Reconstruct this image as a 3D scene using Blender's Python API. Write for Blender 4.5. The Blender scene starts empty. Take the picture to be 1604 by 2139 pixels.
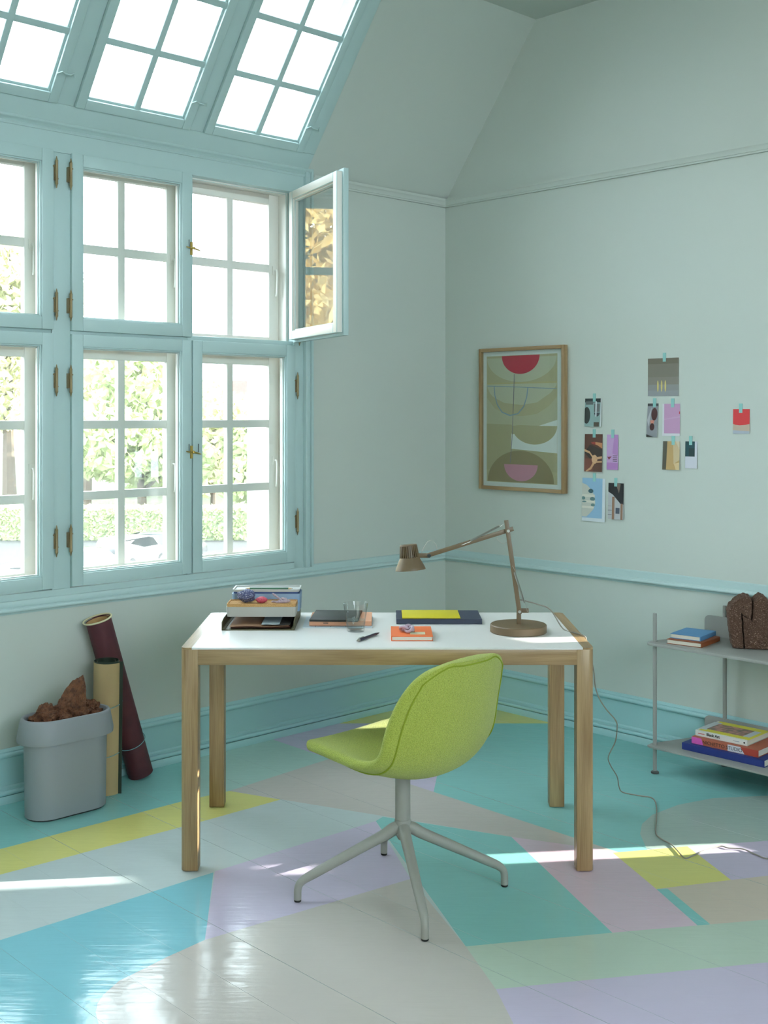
import bpy, bmesh, math, random
from mathutils import Vector, Matrix, noise
PI = math.pi
scene = bpy.context.scene
col = scene.collection
random.seed(7)

# ------------------------------------------------------------------ camera, world, sun, exposure
F_PX, CX, YH, CAM_H = 2441.6, 802.2, 865.9, 1.5095
cam = bpy.data.cameras.new('camera'); cam_o = bpy.data.objects.new('camera', cam); col.objects.link(cam_o)
cam.sensor_fit = 'HORIZONTAL'; cam.sensor_width = 36.0; cam.lens = 36.0*F_PX/1604
cam.shift_x = 0.0; cam.shift_y = -(1069.5-YH)/1604
cam.clip_start = 0.05; cam.clip_end = 600
cam_o.location = (0, 0, CAM_H); cam_o.rotation_euler = (PI/2, 0, 0)
scene.camera = cam_o

world = bpy.data.worlds.new('sky'); scene.world = world; world.use_nodes = True
bg = world.node_tree.nodes['Background']
bg.inputs[0].default_value = (0.83, 0.93, 1.01, 1); bg.inputs[1].default_value = 23.0

sun = bpy.data.lights.new('sun', 'SUN'); sun.energy = 42.0; sun.angle = math.radians(0.6); sun.color = (1.0, 0.95, 0.86)
sun_o = bpy.data.objects.new('sun', sun); col.objects.link(sun_o)
SUN_DIR = Vector((-0.992, -0.129, -0.27)).normalized()
sun_o.rotation_euler = SUN_DIR.to_track_quat('-Z', 'Y').to_euler(); sun_o.location = (20, 6, 12)

vs = scene.view_settings
vs.view_transform = 'Standard'; vs.look = 'None'; vs.gamma = 1.0; vs.use_curve_mapping = False
vs.exposure = -0.78

cy = scene.cycles
cy.use_denoising = True; cy.max_bounces = 10; cy.diffuse_bounces = 5; cy.glossy_bounces = 5; cy.transmission_bounces = 8; cy.transparent_max_bounces = 24
cy.caustics_reflective = False; cy.caustics_refractive = False; cy.sample_clamp_indirect = 6.0

# room frame: x = a (along the window wall away from the corner), y = b (along the picture wall), z
AN = PI/4-0.0228
CORNER = Vector((0.3295, 6.2768, 0))
LV = Vector((-math.cos(AN), -math.sin(AN), 0)); RV = Vector((math.sin(AN), -math.cos(AN), 0))
RZ = math.atan2(LV.y, LV.x)
def W(a, b, z=0): return CORNER + LV*a + RV*b + Vector((0, 0, z))
TH = math.radians(53.22); Z0 = 2.65; SMAX = 1.035; ZC = Z0+SMAX*math.sin(TH)
def SL(a, s, n):   # point on the sloping upper wall, n = towards the room
    return (a, s*math.cos(TH)+n*math.sin(TH), Z0+s*math.sin(TH)-n*math.cos(TH))

# ------------------------------------------------------------------ materials
def lin(c):
    return tuple(((x/255)/12.92 if x/255 <= 0.04045 else ((x/255+0.055)/1.055)**2.4) for x in c[:3])+(1,)
MATS = {}
def mat(name, rgb, rough=0.5, metal=0.0, spec=0.5, bump=None, var=None, coat=0.0, sheen=0.0):
    if name in MATS: return MATS[name]
    m = bpy.data.materials.new(name); m.use_nodes = True; MATS[name] = m
    nt = m.node_tree; b = nt.nodes['Principled BSDF']
    b.inputs['Base Color'].default_value = lin(rgb); b.inputs['Roughness'].default_value = rough
    b.inputs['Metallic'].default_value = metal; b.inputs['Specular IOR Level'].default_value = spec
    b.inputs['Coat Weight'].default_value = coat
    if sheen: b.inputs['Sheen Weight'].default_value = sheen
    tc = None
    if bump or var:
        tc = nt.nodes.new('ShaderNodeTexCoord')
    if bump:   # (scale, strength, distance)
        n = nt.nodes.new('ShaderNodeTexNoise'); n.inputs['Scale'].default_value = bump[0]; n.inputs['Detail'].default_value = 2
        nt.links.new(tc.outputs['Object'], n.inputs['Vector'])
        bp = nt.nodes.new('ShaderNodeBump'); bp.inputs['Strength'].default_value = bump[1]; bp.inputs['Distance'].default_value = bump[2]
        nt.links.new(n.outputs['Fac'], bp.inputs['Height']); nt.links.new(bp.outputs[0], b.inputs['Normal'])
    if var:    # (scale, rgb2, lo, hi)
        n = nt.nodes.new('ShaderNodeTexNoise'); n.inputs['Scale'].default_value = var[0]; n.inputs['Detail'].default_value = 1.5
        nt.links.new(tc.outputs['Object'], n.inputs['Vector'])
        mr = nt.nodes.new('ShaderNodeMapRange'); mr.inputs[1].default_value = var[2]; mr.inputs[2].default_value = var[3]
        nt.links.new(n.outputs['Fac'], mr.inputs[0])
        mx = nt.nodes.new('ShaderNodeMix'); mx.data_type = 'RGBA'
        mx.inputs[6].default_value = lin(rgb); mx.inputs[7].default_value = lin(var[1])
        nt.links.new(mr.outputs[0], mx.inputs[0]); nt.links.new(mx.outputs[2], b.inputs['Base Color'])
    return m

def glass_mat(name, tint, ior=1.5, rough=0.0, haze=0.0):
    m = bpy.data.materials.new(name); m.use_nodes = True; MATS[name] = m
    nt = m.node_tree; nt.nodes.clear()
    out = nt.nodes.new('ShaderNodeOutputMaterial'); mix = nt.nodes.new('ShaderNodeMixShader')
    fr = nt.nodes.new('ShaderNodeFresnel'); ge = nt.nodes.new('ShaderNodeNewGeometry')
    mr = nt.nodes.new('ShaderNodeMapRange'); mr.inputs[3].default_value = ior; mr.inputs[4].default_value = 1/ior   # same reflectance from both faces of the thin sheet
    nt.links.new(ge.outputs['Backfacing'], mr.inputs[0]); nt.links.new(mr.outputs[0], fr.inputs[0])
    tr = nt.nodes.new('ShaderNodeBsdfTransparent'); tr.inputs[0].default_value = tint
    gl = nt.nodes.new('ShaderNodeBsdfGlossy'); gl.inputs['Roughness'].default_value = rough
    nt.links.new(fr.outputs[0], mix.inputs[0]); nt.links.new(tr.outputs[0], mix.inputs[1]); nt.links.new(gl.outputs[0], mix.inputs[2])
    last = mix
    if haze:   # pale veil mixed into the glass imitates glare washing out the view
        tl = nt.nodes.new('ShaderNodeBsdfTranslucent'); mh = nt.nodes.new('ShaderNodeMixShader'); mh.inputs[0].default_value = haze
        nt.links.new(mix.outputs[0], mh.inputs[1]); nt.links.new(tl.outputs[0], mh.inputs[2]); last = mh
    nt.links.new(last.outputs[0], out.inputs[0])
    return m

def oak_mat(name, axis, c1=(178, 148, 108), c2=(132, 101, 66)):
    m = bpy.data.materials.new(name); m.use_nodes = True; MATS[name] = m
    nt = m.node_tree; b = nt.nodes['Principled BSDF']; L = nt.links
    tc = nt.nodes.new('ShaderNodeTexCoord'); mp = nt.nodes.new('ShaderNodeMapping')
    sc = [26, 26, 26]; sc[axis] = 1.6; mp.inputs['Scale'].default_value = sc
    L.new(tc.outputs['Object'], mp.inputs['Vector'])
    n1 = nt.nodes.new('ShaderNodeTexNoise'); n1.inputs['Scale'].default_value = 1.0; n1.inputs['Detail'].default_value = 5; n1.inputs['Distortion'].default_value = 0.6
    L.new(mp.outputs[0], n1.inputs['Vector'])
    mp2 = nt.nodes.new('ShaderNodeMapping'); sc2 = [420, 420, 420]; sc2[axis] = 9; mp2.inputs['Scale'].default_value = sc2
    L.new(tc.outputs['Object'], mp2.inputs['Vector'])
    n2 = nt.nodes.new('ShaderNodeTexNoise'); n2.inputs['Scale'].default_value = 1.0; n2.inputs['Detail'].default_value = 2
    L.new(mp2.outputs[0], n2.inputs['Vector'])
    ad = nt.nodes.new('ShaderNodeMath'); ad.operation = 'MULTIPLY_ADD'; ad.inputs[1].default_value = 0.45
    L.new(n2.outputs['Fac'], ad.inputs[0]); L.new(n1.outputs['Fac'], ad.inputs[2])
    cr = nt.nodes.new('ShaderNodeValToRGB'); cr.color_ramp.elements[0].position = 0.52; cr.color_ramp.elements[0].color = lin(c1)
    cr.color_ramp.elements[1].position = 0.95; cr.color_ramp.elements[1].color = lin(c2)
    L.new(ad.outputs[0], cr.inputs[0]); L.new(cr.outputs[0], b.inputs['Base Color'])
    b.inputs['Roughness'].default_value = 0.30
    bp = nt.nodes.new('ShaderNodeBump'); bp.inputs['Strength'].default_value = 0.15; bp.inputs['Distance'].default_value = 0.001
    L.new(n2.outputs['Fac'], bp.inputs['Height']); L.new(bp.outputs[0], b.inputs['Normal'])
    return m

M_WALL = mat('sage_wall_paint', (211, 217, 210), 0.55, var=(1.3, (208, 215, 209), 0.35, 0.7))
M_TRIM = mat('turquoise_trim_paint', (196, 219, 219), 0.35)
M_BASE = mat('turquoise_skirting_paint', (172, 214, 218), 0.35)
M_WHITE = mat('white_window_paint', (250, 247, 240), 0.4)
M_EXT = mat('white_outside_plaster', (236, 232, 224), 0.8)
M_GLASS = glass_mat('window_glass', (0.97, 0.99, 0.985, 1))
M_GLASSO = glass_mat('glare_veil_glass', (0.97, 0.99, 0.985, 1), haze=0.02)  # outer panes and skylights, with the imitated glare in the shader
M_BRASS = mat('aged_brass', (152, 132, 98), 0.45, metal=0.5, bump=(300, 0.2, 0.0005))
M_GOLD = mat('bright_brass', (196, 166, 92), 0.3, metal=0.9)
M_IRON = mat('dark_iron', (60, 66, 66), 0.5, metal=0.6)
M_OAKX = oak_mat('oak_grain_along', 0); M_OAKY = oak_mat('oak_grain_across', 1); M_OAKZ = oak_mat('oak_grain_upright', 2)
M_LINO = mat('white_linoleum', (246, 244, 242), 0.26)
M_GREY = mat('grey_powder_coat', (158, 157, 150), 0.42)
M_SHELF = mat('grey_shelf_lacquer', (160, 160, 156), 0.45)
M_LAMP = mat('brown_lamp_lacquer', (112, 92, 68), 0.42)
M_STEEL = mat('brushed_steel', (200, 198, 192), 0.3, metal=0.9)
M_BLACK = mat('black_rubber', (28, 30, 30), 0.6)

# ------------------------------------------------------------------ mesh helpers
class MB:
    def __init__(s): s.v = []; s.f = []; s.m = []; s.mi = 0
    def add(s, vs_, fs, T=None):
        o = len(s.v)
        for p in vs_:
            q = T(*p) if callable(T) else (T @ Vector(p) if T is not None else p)
            s.v.append(tuple(q))
        for f in fs: s.f.append(tuple(i+o for i in f)); s.m.append(s.mi)
        return s
    def box(s, x0, x1, y0, y1, z0, z1, T=None):
        return s.add([(x0, y0, z0), (x1, y0, z0), (x1, y1, z0), (x0, y1, z0), (x0, y0, z1), (x1, y0, z1), (x1, y1, z1), (x0, y1, z1)],
                     [(3, 2, 1, 0), (4, 5, 6, 7), (0, 1, 5, 4), (1, 2, 6, 5), (2, 3, 7, 6), (3, 0, 4, 7)], T)
    def prism(s, poly, h0, h1, T=None, cap=True):
        n = len(poly)
        vv = [(x, y, h0) for x, y in poly]+[(x, y, h1) for x, y in poly]
        ff = [(i, (i+1) % n, n+(i+1) % n, n+i) for i in range(n)]
        if cap: ff += [tuple(range(n-1, -1, -1)), tuple(range(n, 2*n))]
        return s.add(vv, ff, T)
    def lathe(s, prof, n=32, T=None):
        vv = []; ff = []; k = len(prof)
        for r, z in prof:
            for i in range(n):
                t = 2*PI*i/n; vv.append((r*math.cos(t), r*math.sin(t), z))
        for j in range(k-1):
            for i in range(n):
                a = j*n+i; b = j*n+(i+1) % n
                ff.append((a, b, b+n, a+n))
        if prof[0][0] > 1e-6: ff.append(tuple(range(n-1, -1, -1)))
        if prof[-1][0] > 1e-6: ff.append(tuple(range((k-1)*n, k*n)))
        return s.add(vv, ff, T)
    def tube(s, pts, r, n=10, closed=False, T=None, flat=1.0):
        P = [Vector(p) for p in pts]; m = len(P)
        R = r if isinstance(r, (list, tuple)) else [r]*m
        tang = []
        for i in range(m):
            if closed: d = P[(i+1) % m]-P[(i-1) % m]
            else: d = P[min(i+1, m-1)]-P[max(i-1, 0)]
            tang.append(d.normalized())
        up = Vector((0, 0, 1)) if abs(tang[0].z) < 0.9 else Vector((1, 0, 0))
        u = tang[0].cross(up).normalized()
        vv = []; ff = []
        for i in range(m):
            t = tang[i]; u = (u-t*u.dot(t))
            u = u.normalized() if u.length > 1e-6 else t.orthogonal().normalized()
            w = t.cross(u)
            for k in range(n):
                an = 2*PI*k/n; vv.append(tuple(P[i]+(u*math.cos(an)+w*math.sin(an)*flat)*R[i]))
        for i in range(m if closed else m-1):
            for k in range(n):
                a = i*n+k; b = i*n+(k+1) % n; c = ((i+1) % m)*n+k; d = ((i+1) % m)*n+(k+1) % n
                ff.append((a, b, d, c))
        if not closed: ff += [tuple(range(n-1, -1, -1)), tuple(range((m-1)*n, m*n))]
        return s.add(vv, ff, T)
    def build(s, name, mats, parent=None, loc=None, rot=0.0, bevel=0.0, seg=2, smooth=True, angle=40):
        me = bpy.data.meshes.new(name); me.from_pydata(s.v, [], s.f)
        mats = mats if isinstance(mats, (list, tuple)) else [mats]
        for m in mats: me.materials.append(m)
        me.polygons.foreach_set('material_index', s.m)
        bm = bmesh.new(); bm.from_mesh(me)
        bmesh.ops.recalc_face_normals(bm, faces=bm.faces)
        if bevel > 0:
            bmesh.ops.bevel(bm, geom=[e for e in bm.edges if e.is_manifold and e.calc_face_angle(0) > 0.6], offset=bevel, segments=seg, profile=0.5, affect='EDGES', clamp_overlap=True)
        bm.to_mesh(me); bm.free()
        if smooth:
            me.polygons.foreach_set('use_smooth', [True]*len(me.polygons)); me.set_sharp_from_angle(angle=math.radians(angle))
        return link(name, me, parent, loc, rot)

def link(name, data, parent=None, loc=None, rot=0.0):
    o = bpy.data.objects.new(name, data); col.objects.link(o)
    if parent is not None: o.parent = parent
    if loc is not None: o.location = loc
    if rot: o.rotation_euler = (0, 0, rot) if not isinstance(rot, (tuple, list)) else rot
    return o
def tag(o, label=None, cat=None, group=None, kind=None):
    if label: o['label'] = label
    if cat: o['category'] = cat
    if group: o['group'] = group
    if kind: o['kind'] = kind
    return o
def thing(name, label, cat, loc=(0, 0, 0), rot=0.0, group=None):
    return tag(link(name, None, None, loc, rot), label, cat, group)
def struct(name, mb, m, **k):
    return tag(mb.build(name, m, None, CORNER, RZ, **k), kind='structure')
def rrect(x0, x1, y0, y1, r, n=5):
    out = []
    for cx, cy, a0 in ((x1-r, y0+r, -PI/2), (x1-r, y1-r, 0), (x0+r, y1-r, PI/2), (x0+r, y0+r, PI)):
        for i in range(n+1):
            t = a0+PI/2*i/n; out.append((cx+r*math.cos(t), cy+r*math.sin(t)))
    return out
def catmull(pts, k=8):
    P = [Vector(p) for p in pts]; out = []
    for i in range(len(P)-1):
        p0 = P[max(i-1, 0)]; p1 = P[i]; p2 = P[i+1]; p3 = P[min(i+2, len(P)-1)]
        for j in range(k):
            t = j/k
            out.append(0.5*((2*p1)+(p2-p0)*t+(2*p0-5*p1+4*p2-p3)*t*t+(3*p1-p0-3*p2+p3)*t**3))
    out.append(P[-1]); return out
def bake(o):   # apply modifiers into the mesh
    dg = bpy.context.evaluated_depsgraph_get(); me = bpy.data.meshes.new_from_object(o.evaluated_get(dg))
    o.modifiers.clear(); o.data = me
def text_mesh(name, body, size, m, parent, mtx, extrude=0.0002, bold=0.0, sx=1.0):
    c = bpy.data.curves.new(name, 'FONT'); c.body = body; c.size = size; c.extrude = extrude; c.offset = bold
    o = bpy.data.objects.new(name, c); col.objects.link(o)
    dg = bpy.context.evaluated_depsgraph_get(); me = bpy.data.meshes.new_from_object(o.evaluated_get(dg))
    bpy.data.objects.remove(o); me.materials.clear(); me.materials.append(m)
    me.transform(mtx @ Matrix.Diagonal((sx, 1, 1, 1)))
    return link(name, me, parent)

# ------------------------------------------------------------------ floor: planks with the painted pattern
def floor_xy(u, v):   # point of the floor seen at a photo pixel (survey of the painted shapes)
    y = CAM_H*F_PX/(v-YH); return ((u-CX)/F_PX*y, y)
T_TEAL = (142, 202, 200); T_BLUE = (134, 198, 212); T_MINT = (182, 212, 204); T_PALE = (200, 212, 213); T_LAV = (208, 196, 220)
T_PINK = (222, 197, 212); T_BEIGE = (204, 196, 191); T_LIME = (222, 216, 132); T_GREEN = (194, 211, 196); T_SAGE = (174, 193, 186); T_TAN = (214, 200, 186)
PAINT = [
 (T_TEAL, [(-900, 1900), (-900, 1500), (470, 1420), (422, 1668), (-900, 2030)]),
 (T_MINT, [(422, 1700), (400, 1560), (568, 1480), (720, 1580), (500, 1670)]),
 (T_LAV, [(568, 1544), (560, 1490), (1000, 1500), (1000, 1600), (905, 1658)]),
 (T_TEAL, [(905, 1658), (952, 1440), (2400, 1440), (2400, 2100), (1290, 1780)]),
 (T_LIME, [(664, 1511), (800, 1400), (1100, 1400), (1400, 1511)]),
 (T_BEIGE, [(479, 1652), (691, 1584), (1320, 1789), (1068, 1748), (586, 1670)]),
 (T_PALE, [(-900, 2040), (560, 1668), (586, 1670), (800, 1706), (785, 1716), (-900, 2251)]),
 (T_LIME, [(-900, 2009), (377, 1675), (479, 1652), (586, 1670), (437, 1712), (-900, 2064)]),
 (T_BLUE, [(-900, 2251), (446, 1822), (428, 1970), (300, 2500), (-900, 2700)]),
 (T_LAV, [(449, 1820), (785, 1715), (858, 1836), (428, 1963)]),
 (T_TEAL, [(785, 1715), (800, 1706), (1068, 1748), (1279, 1948), (973, 1977)]),
 (T_PINK, [(1068, 1748), (1290, 1779), (1457, 1933), (1279, 1948)]),
 (T_SAGE, [(1700, 1660), (1604, 1662), (1490, 1667), (1417, 1681), (1362, 1702), (1341, 1721), (1337, 1742), (1351, 1774), (2400, 1702), (2400, 1660)]),
 (T_LAV, [(1351, 1774), (1604, 1756), (2400, 1702), (2400, 1762), (1527, 1838)]),
 (T_LIME, [(1280, 1781), (1436, 1768), (1527, 1838), (1371, 1857)]),
 (T_TAN, [(1371, 1857), (1527, 1838), (2400, 1740), (2400, 1854), (1457, 1933)]),
 (T_TEAL, [(1371, 1857), (1394, 1856), (1484, 1931), (1457, 1933)]),
 (T_GREEN, [(973, 1977), (1279, 1948), (2400, 1854), (2400, 1932), (1036, 2066)]),
 (T_LAV, [(1036, 2066), (2400, 1932), (2400, 2700), (1290, 2700)]),
 (T_BEIGE, [(428, 1963), (858, 1836), (973, 1977), (1036, 2066), (1073, 2139), (1120, 2260), (1160, 2700), (420, 2700), (250, 2260), (206, 2139), (200, 2115), (203, 2098), (215, 2079), (249, 2049), (299, 2024), (349, 1999)]),
]
def floor_material():
    m = bpy.data.materials.new('painted_floorboards'); m.use_nodes = True; nt = m.node_tree; L = nt.links
    b = nt.nodes['Principled BSDF']
    geo = nt.nodes.new('ShaderNodeNewGeometry')
    at_ = nt.nodes.new('ShaderNodeAttribute'); at_.attribute_name = 'paint'
    L.new(at_.outputs['Color'], b.inputs['Base Color'])
    # brushed paint relief along the boards and small unevenness
    mp = nt.nodes.new('ShaderNodeMapping'); mp.inputs['Rotation'].default_value = (0, 0, -RZ-PI/2); mp.inputs['Scale'].default_value = (5, 55, 5)
    L.new(geo.outputs['Position'], mp.inputs['Vector'])
    n1 = nt.nodes.new('ShaderNodeTexNoise'); n1.inputs['Scale'].default_value = 1; n1.inputs['Detail'].default_value = 5; n1.inputs['Distortion'].default_value = 0.8; L.new(mp.outputs[0], n1.inputs['Vector'])
    n2 = nt.nodes.new('ShaderNodeTexNoise'); n2.inputs['Scale'].default_value = 14; n2.inputs['Detail'].default_value = 2; L.new(geo.outputs['Position'], n2.inputs['Vector'])
    b1 = nt.nodes.new('ShaderNodeBump'); b1.inputs['Strength'].default_value = 0.35; b1.inputs['Distance'].default_value = 0.0018; L.new(n1.outputs['Fac'], b1.inputs['Height'])
    b2 = nt.nodes.new('ShaderNodeBump'); b2.inputs['Strength'].default_value = 0.3; b2.inputs['Distance'].default_value = 0.004; L.new(n2.outputs['Fac'], b2.inputs['Height']); L.new(b1.outputs[0], b2.inputs['Normal'])
    L.new(b2.outputs[0], b.inputs['Normal'])
    b.inputs['Roughness'].default_value = 0.13; b.inputs['Specular IOR Level'].default_value = 0.5
    return m
M_FLOOR = floor_material()
AMAX, BMAX = 6.9, 6.4
fl = struct('floor', MB().box(-0.25, AMAX+.25, -0.25, BMAX+.25, -0.14, -0.03), mat('dark_subfloor', (40, 42, 40), 0.9))
seams = [0.0, .18, .36, .55, .74, .92, 1.10, 1.285, 1.485, 1.70, 1.87, 2.05, 2.17, 2.36, 2.55, 2.725, 2.90, 3.075, 3.25]
while seams[-1] < AMAX-0.1: seams.append(min(seams[-1]+0.18, AMAX))
seams[-1] = AMAX
def to_ab(p):
    q = Vector((p[0], p[1], 0))-CORNER; return (q.dot(LV), q.dot(RV))
REGIONS = []
for c, poly in PAINT:
    P = [to_ab(floor_xy(u, v)) for u, v in poly]
    if sum(P[i][0]*P[(i+1) % len(P)][1]-P[(i+1) % len(P)][0]*P[i][1] for i in range(len(P))) < 0: P.reverse()
    REGIONS.append((lin(c), P))
def cut(poly, p, q):   # split a convex polygon by the line p-q into (inside = left of it, outside)
    ins, out = [], []
    d = [(q[0]-p[0])*(v[1]-p[1])-(q[1]-p[1])*(v[0]-p[0]) for v in poly]
    for k in range(len(poly)):
        a, b, da, db = poly[k], poly[(k+1) % len(poly)], d[k], d[(k+1) % len(poly)]
        if da >= 0: ins.append(a)
        if da <= 0: out.append(a)
        if da*db < 0:
            t = da/(da-db); m = (a[0]+(b[0]-a[0])*t, a[1]+(b[1]-a[1])*t); ins.append(m); out.append(m)
    def area(P): return abs(sum(P[k][0]*P[(k+1) % len(P)][1]-P[(k+1) % len(P)][0]*P[k][1] for k in range(len(P)))) if len(P) > 2 else 0
    return (ins if area(ins) > 1e-7 else None), (out if area(out) > 1e-7 else None)
def painted_plank(a0, a1, z):
    pieces = [([(a0, 0), (a1, 0), (a1, BMAX), (a0, BMAX)], lin(T_PALE))]
    for c, R in REGIONS:
        nxt = []
        for poly, old in pieces:
            cur = poly; outs = []
            for k in range(len(R)):
                ins, out = cut(cur, R[k], R[(k+1) % len(R)])
                if out: outs.append(out)
                cur = ins
                if cur is None: break
            if cur is None: nxt.append((poly, old))
            else: nxt += [(o, old) for o in outs]+[(cur, c)]
        pieces = nxt
    vv, ff, cc = [], [], []
    for poly, c in pieces:
        o = len(vv); vv += [(x, y, z) for x, y in poly]; ff.append(tuple(range(o, o+len(poly)))); cc.append(c)
    o = len(vv); vv += [(a0, 0, -.03), (a1, 0, -.03), (a1, BMAX, -.03), (a0, BMAX, -.03), (a0, 0, z), (a1, 0, z), (a1, BMAX, z), (a0, BMAX, z)]
    for f in ((3, 2, 1, 0), (0, 1, 5, 4), (1, 2, 6, 5), (2, 3, 7, 6), (3, 0, 4, 7)): ff.append(tuple(o+q for q in f)); cc.append(lin(T_PALE))
    me = bpy.data.meshes.new('plank'); me.from_pydata(vv, [], ff); me.materials.append(M_FLOOR)
    at_ = me.color_attributes.new('paint', 'FLOAT_COLOR', 'CORNER'); k = 0
    for f, c in zip(ff, cc):
        for _ in f: at_.data[k].color = c; k += 1
    return me
random.seed(3)
for i in range(len(seams)-1):
    a0, a1 = seams[i], seams[i+1]; dz = random.uniform(-0.0004, 0.0004) if i > 2 else 0
    link('plank', painted_plank(a0+random.uniform(.0002, .0008), a1-.0002, dz), fl)

# ------------------------------------------------------------------ walls, ceiling
wl = MB()
wl.box(-.25, .96, -.12, 0, 0, Z0+.02); wl.box(3.53, AMAX, -.12, 0, 0, Z0+.02)
wl.box(.96, 3.53, -.12, 0, 0, .745)
struct('wall_left', wl, M_WALL, smooth=False)
we = MB()
we.box(-.25, 1.068, -.34, -.125, -6.5, Z0+.06); we.box(3.45, AMAX+.25, -.34, -.125, -6.5, Z0+.06)
we.box(1.068, 3.45, -.34, -.125, -6.5, .80); we.box(1.068, 3.45, -.34, -.125, 2.60, Z0+.06)
struct('wall_outside', we, M_EXT, smooth=False)
sl = MB()
sl.box(-.02, .984, -.02, SMAX, -.2, 0, T=lambda a, s, n: SL(a, s, n)); sl.box(3.58, AMAX, -.02, SMAX, -.2, 0, T=lambda a, s, n: SL(a, s, n))
struct('wall_left_upper', sl, M_WALL, smooth=False)
wr = MB()
wr.box(-.22, 0, -.12, 2.45, 0, ZC+.1); wr.box(-.22, 0, 3.25, BMAX+.25, 0, ZC+.1)
wr.box(-.22, 0, 2.45, 3.25, 0, .26); wr.box(-.22, 0, 2.45, 3.25, 1.38, ZC+.1)
struct('wall_right', wr, M_WALL, smooth=False)
def holed(p0, p1, q, lo, hi, T):   # a wall with one window opening
    mb = MB(); mb.box(p0, p1, 0, .2, 0, lo, T); mb.box(p0, p1, 0, .2, hi, ZC+.1, T); mb.box(p0, q[0], 0, .2, lo, hi, T); mb.box(q[1], p1, 0, .2, lo, hi, T); return mb
SW = (1.85, 5.35); SZ = (1.6, 3.25)  # opening for the added fill window
T_SIDE = lambda x, y, z: (x, BMAX+y, z)
struct('wall_rear', MB().box(AMAX, AMAX+.2, -.1, BMAX+.2, 0, ZC+.1), M_WALL, smooth=False)
struct('wall_side', holed(-.2, AMAX, SW, SZ[0], SZ[1], T_SIDE), M_WALL, smooth=False)
struct('ceiling', MB().box(-.2, AMAX+.2, SMAX*math.cos(TH)-.14, BMAX+.2, ZC, ZC+.15), M_WALL, smooth=False)

# ------------------------------------------------------------------ mouldings
def moulding(prof, along, x0, x1):   # prof: (out, z) polygon; along 'a' (window wall) or 'b' (picture wall)
    mb = MB()
    for pr in prof:
        if along == 'a': mb.prism(pr, x0, x1, T=lambda p, z, t: (t, p, z))
        else: mb.prism(pr, x0, x1, T=lambda p, z, t: (p, t, z))
    return mb
def bead(x, z, r, n=8): return [(x+r*math.cos(-PI/2+PI*i/n), z+r*math.sin(-PI/2+PI*i/n)) for i in range(n+1)]
base_prof = [[(-.002, 0), (.03, 0), (.03, .024), (.026, .03), (-.002, .03)], [(-.002, .03)]+bead(.02, .040, .009)+[(-.002, .05)],
             [(-.002, .05)]+[(.018, .05), (.018, .060), (.012, .066), (-.002, .066)], [(-.002, .066), (.010, .066), (.010, .172), (-.002, .172)],
             [(-.002, .172), (.013, .172)]+bead(.014, .184, .010)+[(.014, .199), (.004, .208), (-.002, .208)]]
struct('baseboard_left', moulding(base_prof, 'a', 0, AMAX), M_BASE)
struct('baseboard_right', moulding(base_prof, 'b', 0.0, BMAX), M_BASE)
rail_prof = [[(-.002, 2.618), (.014, 2.618), (.014, 2.626), (-.002, 2.626)], [(-.002, 2.626), (.02, 2.626), (.022, 2.640), (.03, 2.648), (.03, 2.660), (-.002, 2.660)]]
struct('trim_1', moulding(rail_prof, 'a', 0, .945), M_WALL)
struct('trim_2', moulding(rail_prof, 'b', 0, BMAX), M_WALL)
chair_prof = [[(-.002, .757), (.010, .757), (.010, .785), (.005, .790), (-.002, .790)], [(-.002, .728), (.008, .728), (.010, .735), (.016, .738)]+bead(.020, .746, .008)+[(.018, .757), (-.002, .757)]]
struct('trim_3', moulding(chair_prof, 'a', 0, .945), M_TRIM)
struct('trim_4', moulding(chair_prof, 'b', 0, BMAX), M_TRIM)
sill_prof = [[(-.10, .752), (.012, .752), (.016, .757), (.016, .775), (.012, .780), (-.10, .780)], [(-.002, .728), (.008, .728), (.010, .735), (.018, .738)]+bead(.026, .746, .008)+[(.020, .757), (-.002, .757)], [(-.10, .78), (.004, .78), (.004, .806), (-.10, .806)]]
struct('trim_5', moulding(sill_prof, 'a', .945, 3.545), M_TRIM)
# header board and cornice between the windows and the skylights, side casings
hd = [[(-.10, 2.565), (.006, 2.565), (.006, 2.645), (-.10, 2.645)], [(-.002, 2.645), (.012, 2.645), (.016, 2.652), (.012, 2.660), (-.002, 2.660)],
      [(-.002, 2.664), (.020, 2.664)]+bead(.024, 2.676, .008)+[(.020, 2.690), (-.002, 2.692)]]
struct('trim_6', moulding(hd, 'a', .96, 3.53), M_TRIM)
cs = MB()
for x0, x1, y1 in ((.945, .958, .026), (.958, .975, .016), (.975, .992, .024), (.992, 1.05, .004)):
    cs.box(x0, x1, -.10 if x0 > .95 else -.002, y1, .780, 2.69 if x1 < .97 else (2.675 if x1 < 1.0 else 2.57))
struct('trim_7', cs, M_TRIM, bevel=.003)
cs = MB()
for x0, x1, y1 in ((3.532, 3.545, .026), (3.515, 3.532, .016), (3.498, 3.515, .024), (3.463, 3.498, .004)):
    cs.box(x0, x1, -.10, y1, .780, 2.675)
struct('trim_8', cs, M_TRIM, bevel=.003)
# boarding of the slope around the skylights
SKY = [(1.061, 1.622), (1.694, 2.243), (2.318, 2.872), (2.946, 3.50)]
S0, S1 = .118, .965
bd = MB()
def slb(mb, a0, a1, s0, s1, n0, n1): mb.box(a0, a1, s0, s1, n0, n1, T=lambda a, s, n: SL(a, s, n))
slb(bd, .984, 3.58, .0, S0, -.06, .006); slb(bd, .984, 3.58, S1, SMAX-.012, -.06, .006)
edges = [.984]+[x for p in SKY for x in p]+[3.58]
for i in range(0, len(edges), 2): slb(bd, edges[i], edges[i+1], S0, S1, -.06, .006)
struct('trim_9', bd, M_TRIM, bevel=.002)

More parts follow.
